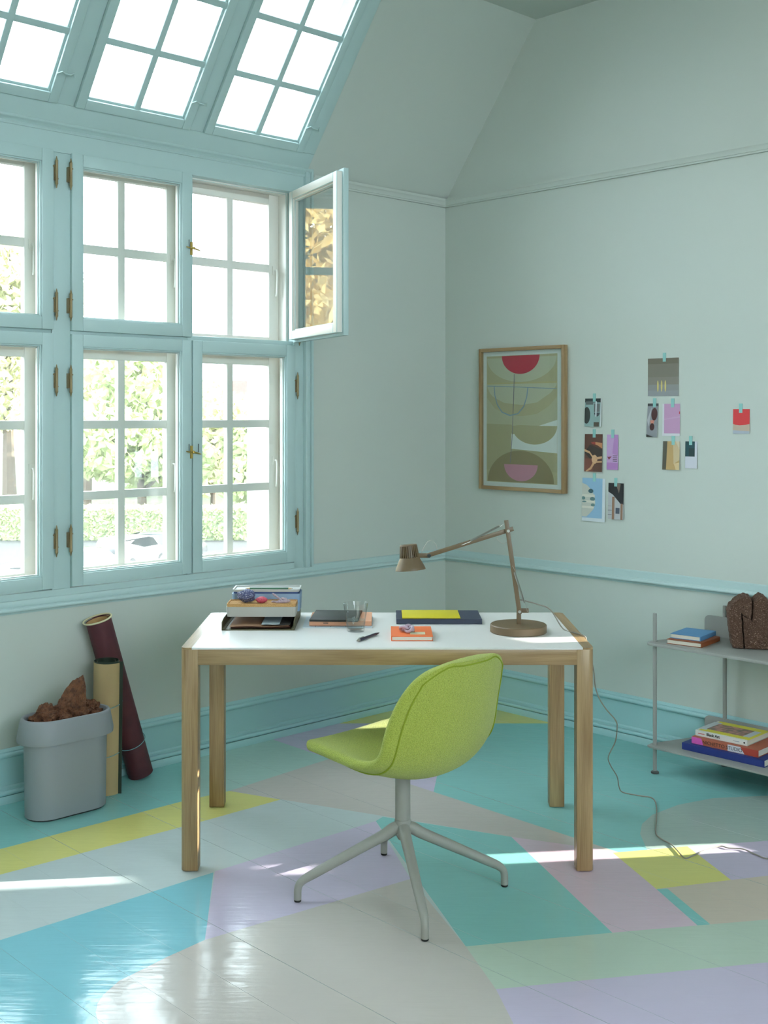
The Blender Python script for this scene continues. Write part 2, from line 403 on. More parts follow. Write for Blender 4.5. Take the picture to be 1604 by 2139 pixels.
# ------------------------------------------------------------------ windows
def ring(mb, x0, x1, z0, z1, w, y0, y1, wb=None):
    wb = wb or w
    mb.box(x0, x0+w, y0, y1, z0, z1); mb.box(x1-w, x1, y0, y1, z0, z1)
    mb.box(x0+w, x1-w, y0, y1, z0, z0+wb); mb.box(x0+w, x1-w, y0, y1, z1-w, z1)
def inner_sash(parent, w, h, loc, rot=0.0):
    # local: x from 0 to w, y towards the room, z from 0 to h
    mb = MB(); mb.mi = 0
    ring(mb, 0, w, 0, h, .050, -.010, .014)
    ring(mb, .046, w-.046, .046, h-.046, .010, -.006, .006)
    mb.mi = 1
    ring(mb, .012, w-.012, .012, h-.012, .040, -.038, -.0101)
    ring(mb, .050, w-.050, .050, h-.050, .010, -.026, -.0062)
    o = mb.build('inner_sash', [M_TRIM, M_WHITE], parent, loc, rot, bevel=.0025, seg=2)
    MB().box(.052, w-.052, -.0075, -.0045, .052, h-.052).build('pane', M_GLASS, o, smooth=False)
    return o
def hinge(parent, x, z, side):
    r = .0058; mb = MB()
    mb.lathe([(.0012, -.064), (.0042, -.050), (.0062, -.047), (.0062, -.044), (r, -.043), (r, .043), (.0062, .044), (.0062, .047), (.0042, .050), (.0012, .064)], 12, Matrix.Translation((x, .022, z)))
    mb.box(min(x, x+side*.012), max(x, x+side*.012), .012, .019, z+.022, z+.027)
    mb.box(min(x, x-side*.010), max(x, x-side*.010), .004, .019, z-.027, z-.022)
    mb.box(x-.008, x+.008, .0, .017, z-.03, z+.03)
    return mb.build('hinge', M_BRASS, parent)
def latch(parent, x, z):
    mb = MB(); mb.mi = 0
    mb.box(x-.006, x+.006, .010, .018, z-.028, z+.028)
    mb.lathe([(.004, 0), (.004, .014), (.0065, .015), (.0065, .02), (.003, .022)], 12, Matrix.Translation((x, .016, z)) @ Matrix.Rotation(-PI/2, 4, 'X'))
    mb.tube([(x+.032, .024, z+.004), (x+.018, .028, z+.001), (x, .03, z-.001), (x-.016, .029, z-.003), (x-.03, .028, z-.006), (x-.042, .03, z-.010)], [.002, .003, .004, .0042, .0035, .0015], 8)
    mb.mi = 1
    mb.tube([(x+.019, .026, z+.036), (x+.019, .026, z)], .0016, 6); mb.tube([(x-.030, .028, z+.036), (x-.030, .028, z)], .0018, 6)
    return mb.build('latch', [M_GOLD, M_IRON], parent)
def outer_sash(parent, a0, a1, z0, z1, rows, handle_side=-1):
    mb = MB(); zt, zb = z1-.036, z0+.036
    ring(mb, a0, a1, z0, z1, .058, -.132, -.098, .036)
    mb.box(a0+.058, a1-.058, -.132, -.098, zt, z1)
    am = (a0+a1)/2
    mb.box(am-.017, am+.017, -.128, -.100, z0, z1)
    hs = [zb+(zt-zb)*i/rows for i in range(1, rows)]
    for h_ in hs: mb.box(a0+.05, a1-.05, -.128, -.1005, h_-.018, h_+.018)
    o = mb.build('outer_sash', M_WHITE, parent, bevel=.003)
    zz = [zb]+hs+[zt]; xs = [(a0+.054, am-.015), (am+.015, a1-.054)]
    for i in range(rows):
        for x0, x1 in xs:
            MB().box(x0, x1, -.116, -.113, zz[i]+(.016 if i else -.004), zz[i+1]-(.016 if i < rows-1 else -.004)).build('pane', M_GLASSO, o, smooth=False)
    hx = a0+.028; hz_ = z0+(z1-z0)*(.42 if rows == 2 else .42)
    hb = MB(); hb.box(hx-.012, hx+.012, -.098, -.092, hz_+.03, hz_+.07); hb.tube([(hx, -.094, hz_+.05), (hx, -.078, hz_+.05), (hx, -.074, hz_+.035), (hx, -.076, hz_-.06), (hx, -.08, hz_-.075)], .0055, 8)
    hb.build('handle', M_WHITE, o)
    return o
UZ = (1.850, 2.570); LZ = (.812, 1.836)
def window(n, a_lo, a_hi, open_first):
    am = (a_lo+a_hi)/2
    fr = MB(); fr.mi = 0
    fr.box(am-.014, am+.014, -.06, -.006, .80, 2.58)                         # middle post
    fr.box(a_lo, a_hi, -.06, -.008, 1.829, 1.857)                            # transom
    fr.mi = 1
    fr.box(a_lo, a_hi, -.10, -.0605, 1.826, 1.862); fr.box(am-.014, am+.014, -.10, -.0605, .80, 2.58)
    fr.box(a_lo, a_lo+.014, -.10, -.0402, .80, 2.57); fr.box(a_hi-.014, a_hi, -.10, -.0402, .80, 2.57)
    fr.box(a_lo+.014, a_hi-.014, -.10, -.0402, 2.557, 2.57); fr.box(a_lo+.014, a_hi-.014, -.10, -.0402, .8065, .818)
    w = tag(fr.build('window_%d' % n, [M_TRIM, M_WHITE], None, CORNER, RZ, bevel=.0015), kind='structure')
    sw = am-.003-a_lo
    for lo, hi in (UZ, LZ):
        rows = 2 if lo > 1.5 else 3
        outer_sash(w, a_lo+.012, am-.002, lo-.008 if rows == 2 else lo+.022, hi-.0 if rows == 2 else hi-.035, rows)
        outer_sash(w, am+.002, a_hi-.012, lo-.008 if rows == 2 else lo+.022, hi-.0 if rows == 2 else hi-.035, rows)
        if rows == 2 and open_first:
            s1 = inner_sash(w, sw, hi-lo, (a_lo, .014, lo), math.radians(72.5))
            hinge(s1, -.002, .05, 1); hinge(s1, -.002, hi-lo-.12, 1)
        else:
            s1 = inner_sash(w, sw, hi-lo, (a_lo, 0, lo)); hinge(s1, -.008, hi-lo-.19 if rows == 3 else hi-lo-.09, 1); hinge(s1, -.008, .19 if rows == 3 else .10, 1)
        s2 = inner_sash(w, sw, hi-lo, (am+.003, 0, lo)); hinge(s2, sw+.010, hi-lo-.19 if rows == 3 else hi-lo-.09, -1); hinge(s2, sw+.010, .19 if rows == 3 else .10, -1)
        latch(s2, .004, (hi-lo)*(.54 if rows == 2 else .52))
    return w
window(1, 1.050, 2.216, True)
window(2, 2.297, 3.463, False)
mu = MB(); mu.mi = 0; mu.box(2.216, 2.297, -.06, .0, .80, 2.58); mu.mi = 1; mu.box(2.216, 2.297, -.125, -.0602, .80, 2.58)
tag(mu.build('trim_10', [M_TRIM, M_WHITE], None, CORNER, RZ, bevel=.003), kind='structure')

def skylight(n, a0, a1):
    mb = MB(); T = lambda x, y, z: SL(x, y, z)
    def rg(x0, x1, s0, s1, w, n0, n1):
        for q in ((x0, x0+w, s0, s1), (x1-w, x1, s0, s1), (x0+w, x1-w, s0, s0+w), (x0+w, x1-w, s1-w, s1)): slb(mb, q[0], q[1], q[2], q[3], n0, n1)
    rg(a0+.002, a1-.002, S0+.002, S1-.002, .040, -.03, .018)
    rg(a0+.04, a1-.04, S0+.04, S1-.04, .012, -.02, .004)
    am = (a0+a1)/2; rows = [.162, .410, .670, .925]
    slb(mb, am-.014, am+.014, S0+.04, S1-.04, -.02, .010)
    for s in rows[1:-1]: slb(mb, a0+.04, a1-.04, s-.014, s+.014, -.02, .0098)
    w = tag(mb.build('window_%d' % n, M_TRIM, None, CORNER, RZ, bevel=.003), kind='structure')
    for i in range(3):
        for x0, x1 in ((a0+.046, am-.012), (am+.012, a1-.046)):
            pm = MB(); slb(pm, x0, x1, rows[i]+(.012 if i else .0), rows[i+1]-(.012 if i < 2 else .0), -.012, -.009)
            pm.build('pane', M_GLASSO, w, smooth=False)
    # outer storm frame seen through the panes
    st = MB()
    for x0, x1 in ((a0-.01, a0+.035), (a1-.035, a1+.01)): slb(st, x0, x1, S0-.02, S1+.02, -.15, -.10)
    slb(st, a0+.035, a1-.035, S0-.02, S0+.02, -.15, -.10); slb(st, a0+.035, a1-.035, S1-.03, S1+.02, -.15, -.10)
    st.build('storm_frame', M_EXT, w)
    # little hook catch on the lower rail
    hk = MB(); c = Vector(SL(a0-.002, .245, .02))
    hk.tube([c+Vector((.045, 0, -.004)), c+Vector((.03, .012, .004)), c+Vector((.012, .012, -.002)), c+Vector((-.006, .01, -.002)), c+Vector((-.02, .012, .006)), c+Vector((-.028, .002, -.006))], .0032, 8)
    hk.build('hook', M_TRIM, w)
    return w
for i, (a0, a1) in enumerate(SKY): skylight(3+i, a0, a1)

# unseen window behind the camera, added to brighten the window wall
def fill_window(n, q, zr, T, k):
    mb = MB(); w = (q[1]-q[0])/k; z0, z1 = zr; zm = (z0+z1)/2
    mb.box(q[0], q[1], .02, .10, z0, z0+.06, T); mb.box(q[0], q[1], .02, .10, z1-.06, z1, T); mb.box(q[0], q[1], .02, .10, zm-.03, zm+.03, T)
    for i in range(k+1): x = q[0]+i*w; mb.box(max(q[0], x-.04), min(q[1], x+.04), .021, .099, z0+.06, z1-.06, T)
    o = struct('window_%d' % n, mb, M_TRIM)
    for i in range(k):
        for a, b in ((z0+.06, zm-.03), (zm+.03, z1-.06)): MB().box(q[0]+i*w+.03, q[0]+(i+1)*w-.03, .055, .06, a, b, T).build('pane', M_GLASS, o, smooth=False)
fill_window(8, SW, SZ, T_SIDE, 4)

# low side window in the picture wall, right of the picture, its two almost closed shutters added unseen to narrow the sun streak
w7 = MB(); w7.box(-.20, -.01, 2.45, 2.47, .26, 1.38); w7.box(-.20, -.01, 3.23, 3.25, .26, 1.38); w7.box(-.20, -.01, 2.47, 3.23, .26, .29); w7.box(-.20, -.03, 2.47, 3.23, 1.36, 1.38)
w7.box(-.10, -.06, 2.47, 3.23, .565, .71); w7.box(-.10, -.06, 2.47, 3.23, .76, .88)
w7 = struct('window_7', w7, M_WHITE)
for q in ((2.47, 2.800, .29, 1.36), (2.925, 3.23, .29, 1.36)): MB().box(-.03, -.008, q[0], q[1], q[2], q[3]).build('shutter', M_TRIM, w7, bevel=.002)
MB().box(-.03, -.008, 2.8005, 2.9245, 1.245, 1.36).build('sun_cutoff_board', M_TRIM, w7, bevel=.002)  # added out of view to cut the sun off above the streak
MB().box(-.082, -.078, 2.47, 3.23, .29, 1.36).build('pane', M_GLASS, w7, smooth=False)

# ------------------------------------------------------------------ desk
XL, XR, YF, YB, TOP = -.6706, .6922, 3.8566, 4.543, .740
LEG, APR = .056, .057
desk = thing('desk', 'oak desk with white top and square legs in the middle of the room', 'desk', ((XL+XR)/2, (YF+YB)/2, 0))
DX, DY = (XR-XL)/2, (YB-YF)/2
tp = MB(); R_ = .018
tp.prism(rrect(-DX+.036, DX-.036, -DY, DY, .0005, 1), TOP-.006, TOP)
tp.build('white_top', M_LINO, desk)
for sx in (-1, 1):
    pts = []
    x0, x1 = sorted((sx*DX, sx*(DX-.0355)))
    if sx > 0: pts = [(x0, -DY)]+[(x1-R_+R_*math.cos(t), -DY+R_+R_*math.sin(t)) for t in [-PI/2+PI/2*i/6 for i in range(7)]]+[(x1-R_+R_*math.cos(t), DY-R_+R_*math.sin(t)) for t in [PI/2*i/6 for i in range(7)]]+[(x0, DY)]
    else: pts = [(x1, DY)]+[(x0+R_+R_*math.cos(t), DY-R_+R_*math.sin(t)) for t in [PI/2+PI/2*i/6 for i in range(7)]]+[(x0+R_+R_*math.cos(t), -DY+R_+R_*math.sin(t)) for t in [PI+PI/2*i/6 for i in range(7)]]+[(x1, -DY)]
    MB().prism(pts, TOP-.006, TOP).build('oak_edge_strip', M_OAKY, desk)
for sy in (-1, 1):
    y0, y1 = sorted((sy*DY, sy*(DY-.030)))
    MB().box(-DX+LEG, DX-LEG, y0, y1, TOP-APR, TOP-.0062).build('apron', M_OAKX, desk, bevel=.0012)
for sx in (-1, 1):
    x0, x1 = sorted((sx*DX, sx*(DX-.030)))
    MB().box(x0, x1, -DY+LEG, DY-LEG, TOP-APR, TOP-.0062).build('apron', M_OAKY, desk, bevel=.0012)
for sx in (-1, 1):
    for sy in (-1, 1):
        # square leg, outer vertical edge rounded
        c = [(0, 0), (LEG, 0), (LEG, LEG-R_)]+[(LEG-R_+R_*math.cos(t), LEG-R_+R_*math.sin(t)) for t in [PI/2*i/6 for i in range(1, 7)]]+[(0, LEG)]
        ox, oy = sx*(DX-LEG), sy*(DY-LEG)
        MB().prism([(ox+sx*x, oy+sy*y) for x, y in c], .003, TOP-.0062).build('leg', M_OAKZ, desk, bevel=.001)
        MB().box(ox+sx*.014-.0, ox+sx*.014+.028*sx, oy+sy*.014, oy+sy*.042, 0, .0035).build('glide', M_BLACK, desk)

# ------------------------------------------------------------------ swivel chair
CHX, CHY = .059, 3.684
PHI = math.radians(136.5)
M_GREENF = mat('lime_wool_upholstery', (184, 192, 88), 0.95, spec=0.15, bump=(420, 1.0, 0.003), var=(420, (140, 152, 54), 0.35, 0.75), sheen=0.25)
M_PIPE = mat('lime_piping_fabric', (140, 154, 52), 0.95, spec=0.1)  # darker lime for the piping
chair = thing('swivel_chair', 'lime green upholstered shell chair on a grey four-star base', 'chair', (CHX, CHY, 0), PHI)
ROWS = [(.256, .440, .120, .0, .002), (.247, .449, .178, .0, .005), (.222, .455, .206, .0, .009), (.15, .452, .224, .0, .016), (.06, .438, .237, .0, .029), (-.04, .420, .248, .005, .048),
        (-.12, .414, .254, .016, .070), (-.180, .436, .257, .040, .080), (-.218, .484, .256, .066, .070), (-.240, .545, .250, .080, .048), (-.256, .614, .241, .082, .024),
        (-.268, .684, .227, .070, .006), (-.276, .740, .200, .050, -.004), (-.281, .772, .155, .030, -.006), (-.283, .785, .092, .012, -.003)]
def shell_pt(r, t):
    fx, z, w, dx, dz = r
    k = abs(t)**2.2
    return Vector((fx+dx*k, w*math.sin(t*PI/2)/1.0 if False else w*t, z+dz*k))
NT = 15
rows = []
for i in range(len(ROWS)-1):
    for j in range(2):
        f = j/2; p0, p1, p2, p3 = ROWS[max(i-1, 0)], ROWS[i], ROWS[i+1], ROWS[min(i+2, len(ROWS)-1)]
        rows.append(tuple(0.5*((2*p1[q])+(p2[q]-p0[q])*f+(2*p0[q]-5*p1[q]+4*p2[q]-p3[q])*f*f+(3*p1[q]-p0[q]-3*p2[q]+p3[q])*f**3) for q in range(5)))
rows.append(ROWS[-1])
sm = MB(); vv = []; ff = []
TT = [-1+2*i/(NT-1) for i in range(NT)]
for r in rows:
    for t in TT: vv.append(tuple(shell_pt(r, t)))
for i in range(len(rows)-1):
    for j in range(NT-1): a = i*NT+j; ff.append((a, a+1, a+NT+1, a+NT))
sm.add(vv, ff)
shell = sm.build('seat_shell', M_GREENF, chair)
mo = shell.modifiers.new('s', 'SOLIDIFY'); mo.thickness = .034; mo.offset = 0; mo.use_even_offset = False
mo = shell.modifiers.new('ss', 'SUBSURF'); mo.levels = 2; mo.render_levels = 2
bake(shell)
shell.data.polygons.foreach_set('use_smooth', [True]*len(shell.data.polygons))
# seam piping that runs round the outside a little in from the rim
def outer(r, r2, t, off):
    p = shell_pt(r, t); du = shell_pt(r2, t)-p; dt = shell_pt(r, t+.02)-shell_pt(r, t-.02)
    n = du.cross(dt); n = n.normalized() if n.length > 1e-9 else Vector((0, 0, -1))
    return p, n
loop = []
ts = .86
idx = list(range(1, len(rows)-1))
def seam_pt(i, t):
    r, r2 = rows[i], rows[min(i+1, len(rows)-1)]
    if i == len(rows)-1: r, r2 = rows[i-1], rows[i]; p = shell_pt(rows[i], t); n = outer(r, r2, t, 0)[1]
    else: p, n = outer(r, r2, t, 0)
    if n.dot(Vector((-1, 0, -1))) < 0: n = -n
    return p+n*.0172
for i in range(3, len(rows)-4): loop.append(seam_pt(i, ts))
for t in (.7, .35, 0, -.35, -.7): loop.append(seam_pt(len(rows)-3, t))
for i in range(len(rows)-5, 2, -1): loop.append(seam_pt(i, -ts))
for t in (-.7, -.35, 0, .35, .7): loop.append(seam_pt(2, t))
lp = MB().tube(catmull(loop+[loop[0]], 3)[:-1], .0026, 6, closed=True)
lp.build('seam_piping', M_PIPE, chair)
MB().lathe([(.07, .388), (.07, .398), (.03, .402)], 32).build('seat_plate', M_GREY, chair)
MB().lathe([(.0, .236), (.0238, .236), (.0238, .40), (.0, .40)], 32).build('column', M_GREY, chair)
hubm = MB().lathe([(0, .170), (.014, .172), (.022, .186), (.0255, .205), (.0255, .232), (.0242, .2355), (0, .2355)], 32)
hub = hubm.build('hub', M_GREY, chair)
for k in range(4):
    an = math.radians(10.2+90*k)-PHI; d = Vector((math.cos(an), math.sin(an), 0))
    pts = [d*.0+Vector((0, 0, .213)), d*.03+Vector((0, 0, .206)), d*.06+Vector((0, 0, .188)), d*.11+Vector((0, 0, .164)), d*.20+Vector((0, 0, .121)), d*.285+Vector((0, 0, .080)), d*.312+Vector((0, 0, .066)), d*.326+Vector((0, 0, .053)), d*.3315+Vector((0, 0, .036)), d*.332+Vector((0, 0, .006))]
    MB().tube(catmull(pts, 4), [.0205+(.0118-.0205)*min(1, (i/(4*(len(pts)-1))*1.25)) for i in range(4*(len(pts)-1)+1)], 14).build('leg', M_GREY, chair)
    g = MB().lathe([(.0105, 0), (.0112, .002), (.0112, .008), (0, .008)], 16, Matrix.Translation(d*.332)); g.build('glide', M_BLACK, chair)

# ------------------------------------------------------------------ desk lamp
LX, LY = .476, 4.14
lamp = thing('desk_lamp', 'brown jointed desk lamp with ribbed head and round base on the desk', 'lamp', (LX, LY, TOP))
MB().lathe([(0, 0), (.098, 0), (.100, .002), (.100, .025), (.097, .028), (0, .028)], 64).build('base', M_LAMP, lamp)
PXM = LY/F_PX
def lp_(u, v, dy=0.0): return Vector(((u-CX)*PXM-LX, dy, CAM_H-(v-YH)*PXM-TOP))
def bar(mb, p, q, w, t, y0=0.0):   # flat bar in the lamp's plane
    d = (q-p).normalized(); n = Vector((-d.z, 0, d.x))
    a = [p-n*w/2, q-n*w/2, q+n*w/2, p+n*w/2]
    vs_ = [(v.x, y0-t/2, v.z) for v in a]+[(v.x, y0+t/2, v.z) for v in a]
    mb.add(vs_, [(0, 1, 2, 3), (7, 6, 5, 4), (0, 4, 5, 1), (1, 5, 6, 2), (2, 6, 7, 3), (3, 7, 4, 0)])
J0 = lp_(1084, 1276); J1 = lp_(1060.5, 1108); J2 = lp_(893, 1160); HD = lp_(855, 1160)
st = MB(); bar(st, lp_(1083.7, 1318), lp_(1083.7, 1268), .0150, .016); st.build('stem', M_LAMP, lamp, bevel=.0015)
br = MB(); bar(br, lp_(1083, 1276.5), lp_(1105, 1276.5), .0150, .012, .013); br.build('counter_bracket', M_LAMP, lamp, bevel=.001)
la = MB(); bar(la, lp_(1084.5, 1281), lp_(1056.5, 1086), .0150, .010, -.0135); la.build('lower_arm', M_LAMP, lamp, bevel=.001)
ua = MB(); bar(ua, lp_(1072, 1104.2), lp_(895, 1159.5), .0150, .010, -.002); ua.build('upper_arm', M_LAMP, lamp, bevel=.001)
kn = MB()
for p in (J0, J1):
    kn = MB(); kn.lathe([(0, 0), (.0048, 0), (.0052, .001), (.0052, .004), (0, .004)], 20, Matrix.Translation((p.x, -.0185, p.z)) @ Matrix.Rotation(PI/2, 4, 'X')); kn.build('joint_screw', M_STEEL, lamp)
hj = MB(); bar(hj, lp_(872, 1160), lp_(898, 1160), .0150, .014, -.002); hj.build('head_bracket', M_LAMP, lamp, bevel=.001)
kb = MB(); kb.lathe([(0, 0), (.006, 0), (.0065, .002), (.0065, .010), (0, .010)], 20, Matrix.Translation((lp_(896, 1160).x, -.008, lp_(896, 1160).z)) @ Matrix.Rotation(PI/2, 4, 'X')); kb.build('head_knob', M_IRON, lamp)
def spring(p, q, y):
    L_ = (q-p).length; d = (q-p).normalized(); e = Vector((-d.z, 0, d.x)); yv = Vector((0, 1, 0)); o = Vector((0, y, 0)); pts = [p+o]
    n = 60
    for i in range(n*8+1):
        t = i/(n*8); s = .14+.66*t
        a = 2*PI*n*t; pts.append(p+o+d*(L_*s)+(e*math.cos(a)+yv*math.sin(a))*.0034)
    pts.append(q+o)
    MB().tube(pts, .0008, 4).build('spring', M_STEEL, lamp)
spring(lp_(1069, 1180), lp_(1100, 1276), -.022); spring(lp_(1056, 1091), lp_(964, 1138), -.012)
# head: ribbed neck and flared shade
head_m = Matrix.Translation(HD) @ Matrix.Rotation(math.radians(-5), 4, 'Y') @ Matrix.Rotation(math.radians(-3), 4, 'X')
hd_ = MB(); hd_.lathe([(0, .0385), (.028, .0385), (.030, .0365), (.0305, .033), (.0272, .032), (.0285, -.006), (.0345, -.008), (.050, -.040), (.0535, -.049), (.0535, -.052), (.0515, -.052), (.048, -.042), (.032, -.012), (0, -.010)], 48, head_m)
head = hd_.build('lamp_head', M_LAMP, lamp)
for k in range(28):
    a = 2*PI*k/28; rb = MB(); T = head_m @ Matrix.Rotation(a, 4, 'Z')
    rb.add([(.026, -.0014, -.008), (.0352, -.0014, -.008), (.0308, -.0014, .034), (.026, -.0014, .034), (.026, .0014, -.008), (.0352, .0014, -.008), (.0308, .0014, .034), (.026, .0014, .034)], [(0, 1, 2, 3), (7, 6, 5, 4), (0, 4, 5, 1), (1, 5, 6, 2), (2, 6, 7, 3), (3, 7, 4, 0)], T)
    rb.build('rib', M_LAMP, head)
M_CORD = mat('grey_fabric_cord', (150, 144, 134), 0.8)
M_CORDL = mat('clear_cord', (190, 186, 178), 0.5)
MB().tube(catmull([lp_(880, 1157, .004), lp_(886, 1143, .006), lp_(895, 1131, .006), lp_(904, 1131, .006), lp_(911, 1138, .004), lp_(913, 1148, .0)], 5), .0011, 6).build('head_cord', M_CORDL, lamp)
MB().tube(catmull([lp_(1036, 1120, .006), lp_(1042, 1130, .006), lp_(1052, 1136, .006), lp_(1061, 1131, .0)], 5), .0010, 6).build('joint_cord', M_CORDL, lamp)
def at(u, v, y): return Vector(((u-CX)/F_PX*y, y, CAM_H-(v-YH)/F_PX*y))-Vector((LX, LY, TOP))
def fl_(u, v, z=.004): x, y = floor_xy(u, v); return Vector((x, y, z))-Vector((LX, LY, TOP))
cordpts = [at(1086, 1253, 4.15), at(1100, 1256, 4.17), at(1125, 1263, 4.2), at(1150, 1274, 4.21), Vector((.640, 4.175, .7436))-Vector((LX, LY, TOP)), Vector((.672, 4.10, .7434))-Vector((LX, LY, TOP)), Vector((.6955, 4.05, .741))-Vector((LX, LY, TOP)), Vector((.704, 4.055, .715))-Vector((LX, LY, TOP)),
           at(1240, 1400, 4.090), at(1243, 1430, 4.157), at(1250, 1455, 4.212), at(1265, 1480, 4.268), at(1286, 1505, 4.323), at(1289, 1522, 4.361), at(1285, 1550, 4.423), at(1271, 1580, 4.490), at(1275, 1598, 4.530), at(1289, 1622, 4.583), at(1293, 1643, 4.629),
           fl_(1301, 1657), fl_(1335, 1664), fl_(1362, 1669), fl_(1371, 1685), fl_(1371, 1715), fl_(1370, 1742), fl_(1382, 1755), fl_(1402, 1766), fl_(1416, 1780), fl_(1430, 1795), fl_(1447, 1790), fl_(1470, 1780), fl_(1504, 1770), fl_(1522, 1774), fl_(1552, 1776), fl_(1580, 1788), fl_(1610, 1797), fl_(1700, 1800)]
MB().tube(catmull(cordpts, 5), .0023, 8).build('power_cord', M_CORD, lamp)

# ------------------------------------------------------------------ organiser on the desk
M_OLIVE = mat('olive_brown_metal', (84, 78, 52), 0.45)
tray = thing('letter_tray', 'olive brown metal letter tray at the left end of the desk', 'tray', (-.449, 4.165, TOP))
tm = MB(); tm.box(-.130, .130, 0, .31, 0, .003)
for sx in (-1, 1):
    pr = [(.0, .003), (.31, .003), (.31, .038), (.045, .038), (.016, .034), (.0, .03)]
    tm.prism(pr, 0, .003, T=lambda y, z, t, sx=sx: (sx*(.130-t), y, z))
    tm.box(*sorted((sx*.130, sx*.118)), .0, .31, .0, .006)
tm.box(-.127, .127, .307, .31, .003, .038)
tm.build('tray_body', M_OLIVE, tray, bevel=.0008, seg=1)
def sheet(name, label, cat, c, x0, x1, y0, y1, z, rot, loc, curl=.003, th=.0006, group=None, m=None):
    mb = MB(); n = 8; vv = []; ff = []
    for i in range(n+1):
        for j in range(3):
            u = i/n; w = j/2; vv.append((x0+(x1-x0)*u, y0+(y1-y0)*w, z+curl*math.sin(u*PI*1.5)**2*(1-w)))
    for i in range(n):
        for j in range(2): a = i*3+j; ff.append((a, a+3, a+4, a+1))
    k = len(vv); vv += [(x, y, z_+th) for x, y, z_ in vv]; ff += [tuple(q+k for q in f[::-1]) for f in ff[:]]
    bnd = [i*3 for i in range(n+1)]+[n*3+1]+[n*3+2-3*i for i in range(n+1)]+[1]
    for i in range(len(bnd)): a, b = bnd[i], bnd[(i+1) % len(bnd)]; ff.append((a, b, b+k, a+k))
    mb.add(vv, ff); return tag(mb.build(name, m or mat(name+str(c), c, .7), None, loc, rot), label, cat, group)
TL = (-.449, 4.165, TOP)
sheet('paper_sheet', 'dark red brown paper lying lowest in the letter tray', 'paper', (120, 74, 62), -.100, .112, .014, .28, .0064, .0, TL)
sheet('paper_sheet', 'tan brown paper lying second in the letter tray', 'paper', (160, 120, 92), -.104, .108, .012, .28, .0105, .01, TL)
sheet('paper_sheet', 'black and white printed sheet on top in the letter tray', 'paper', (52, 50, 48), .016, .112, .022, .27, .0148, -.02, TL, curl=.002)
sheet('paper_sheet', 'pale blue slip of paper in the middle of the letter tray', 'paper', (176, 190, 196), .01, .075, .017, .20, .0176, .015, TL, curl=.001)

def tub(parent, name, x0, x1, y0, y1, z0, z1, r, m, wall=.004, floor_t=.004, taper=.003):
    n = 6; o0 = rrect(x0+taper, x1-taper, y0+taper, y1-taper, r, n); o1 = rrect(x0, x1, y0, y1, r, n)
    i1 = rrect(x0+wall, x1-wall, y0+wall, y1-wall, max(r-wall, .002), n); k = len(o0)
    vv = [(x, y, z0) for x, y in o0]+[(x, y, z1) for x, y in o1]+[(x, y, z1) for x, y in i1]+[(x, y, z0+floor_t) for x, y in i1]
    ff = [tuple(range(k-1, -1, -1))]+[(q*k+i, q*k+(i+1) % k, (q+1)*k+(i+1) % k, (q+1)*k+i) for q in range(3) for i in range(k)]+[tuple(range(3*k, 4*k))]
    return MB().add(vv, ff).build(name, m, parent, angle=50)
M_BOXG = mat('grey_plastic_box', (190, 188, 182), 0.5); M_CORK = mat('cork', (204, 160, 104), 0.85, bump=(600, 0.4, 0.001), var=(380, (168, 122, 72), 0.4, 0.7))
M_BOXB = mat('light_blue_box', (150, 176, 208), 0.5); M_NAVYL = mat('dark_blue_inlay', (52, 76, 130), 0.5); M_LID = mat('pale_grey_lid', (206, 208, 206), 0.45)
zb = TOP+.0385
gb = thing('storage_box', 'light grey storage box with a cork lid at the front of the letter tray', 'box', (-.444, 4.275, zb))
tub(gb, 'box_body', -.127, .127, -.054, .054, 0, .036, .012, M_BOXG)
tub(gb, 'cork_lid', -.125, .125, -.053, .053, .0362, .047, .012, M_CORK, wall=.004, floor_t=.007, taper=0)
bb = thing('storage_box', 'light blue storage box with a pale lid tray behind the grey box', 'box', (-.438, 4.392, zb))
tub(bb, 'box_body', -.127, .127, -.058, .058, 0, .066, .014, M_BOXB)
tub(bb, 'dark_blue_rim', -.122, .122, -.053, .053, .0665, .072, .012, M_NAVYL, taper=0)
tub(bb, 'lid_tray', -.125, .125, -.056, .056, .0725, .082, .013, M_LID, wall=.005, floor_t=.004, taper=.003)
# green pencil on the lid
pn = thing('pencil', 'dark green pencil lying on the pale lid of the blue box', 'pencil', (-.430, 4.375, zb+.0765+.0036))
RX = Matrix.Rotation(PI/2, 4, 'Y')
MB().lathe([(0, -.072), (.0036, -.072), (.0036, .072), (0, .072)], 6, RX).build('pencil_body', mat('dark_green_lacquer', (46, 98, 70), .35), pn, smooth=False)
for s in (-1, 1):
    T = RX if s > 0 else Matrix.Rotation(-PI/2, 4, 'Y')
    MB().lathe([(.0036, .072), (.0011, .086)], 12, T).build('sharpened_wood', mat('pencil_wood', (214, 180, 136), .7), pn)
    MB().lathe([(.0011, .086), (0, .090)], 12, T).build('lead', M_BLACK, pn)
def rock(name, label, loc, sx, sy, sz, m, seed, rough=.12, sub=4, freq=1.6, lift=None):
    bm = bmesh.new(); bmesh.ops.create_icosphere(bm, subdivisions=sub, radius=1)
    o = Vector((seed*3.1, seed*7.7, seed*1.3))
    for v in bm.verts:
        n = noise.noise(v.co*freq+o)*rough*2+noise.noise(v.co*freq*3+o)*rough*.5
        v.co = v.co*(1+n); v.co.x *= sx; v.co.y *= sy; v.co.z *= sz
    mz = min(v.co.z for v in bm.verts)
    for v in bm.verts: v.co.z -= mz
    for f in bm.faces: f.smooth = True
    me = bpy.data.meshes.new(name); bm.to_mesh(me); bm.free(); me.materials.append(m)
    return tag(link(name, me, None, loc), label, 'stone')
zc = zb+.0362+.0072
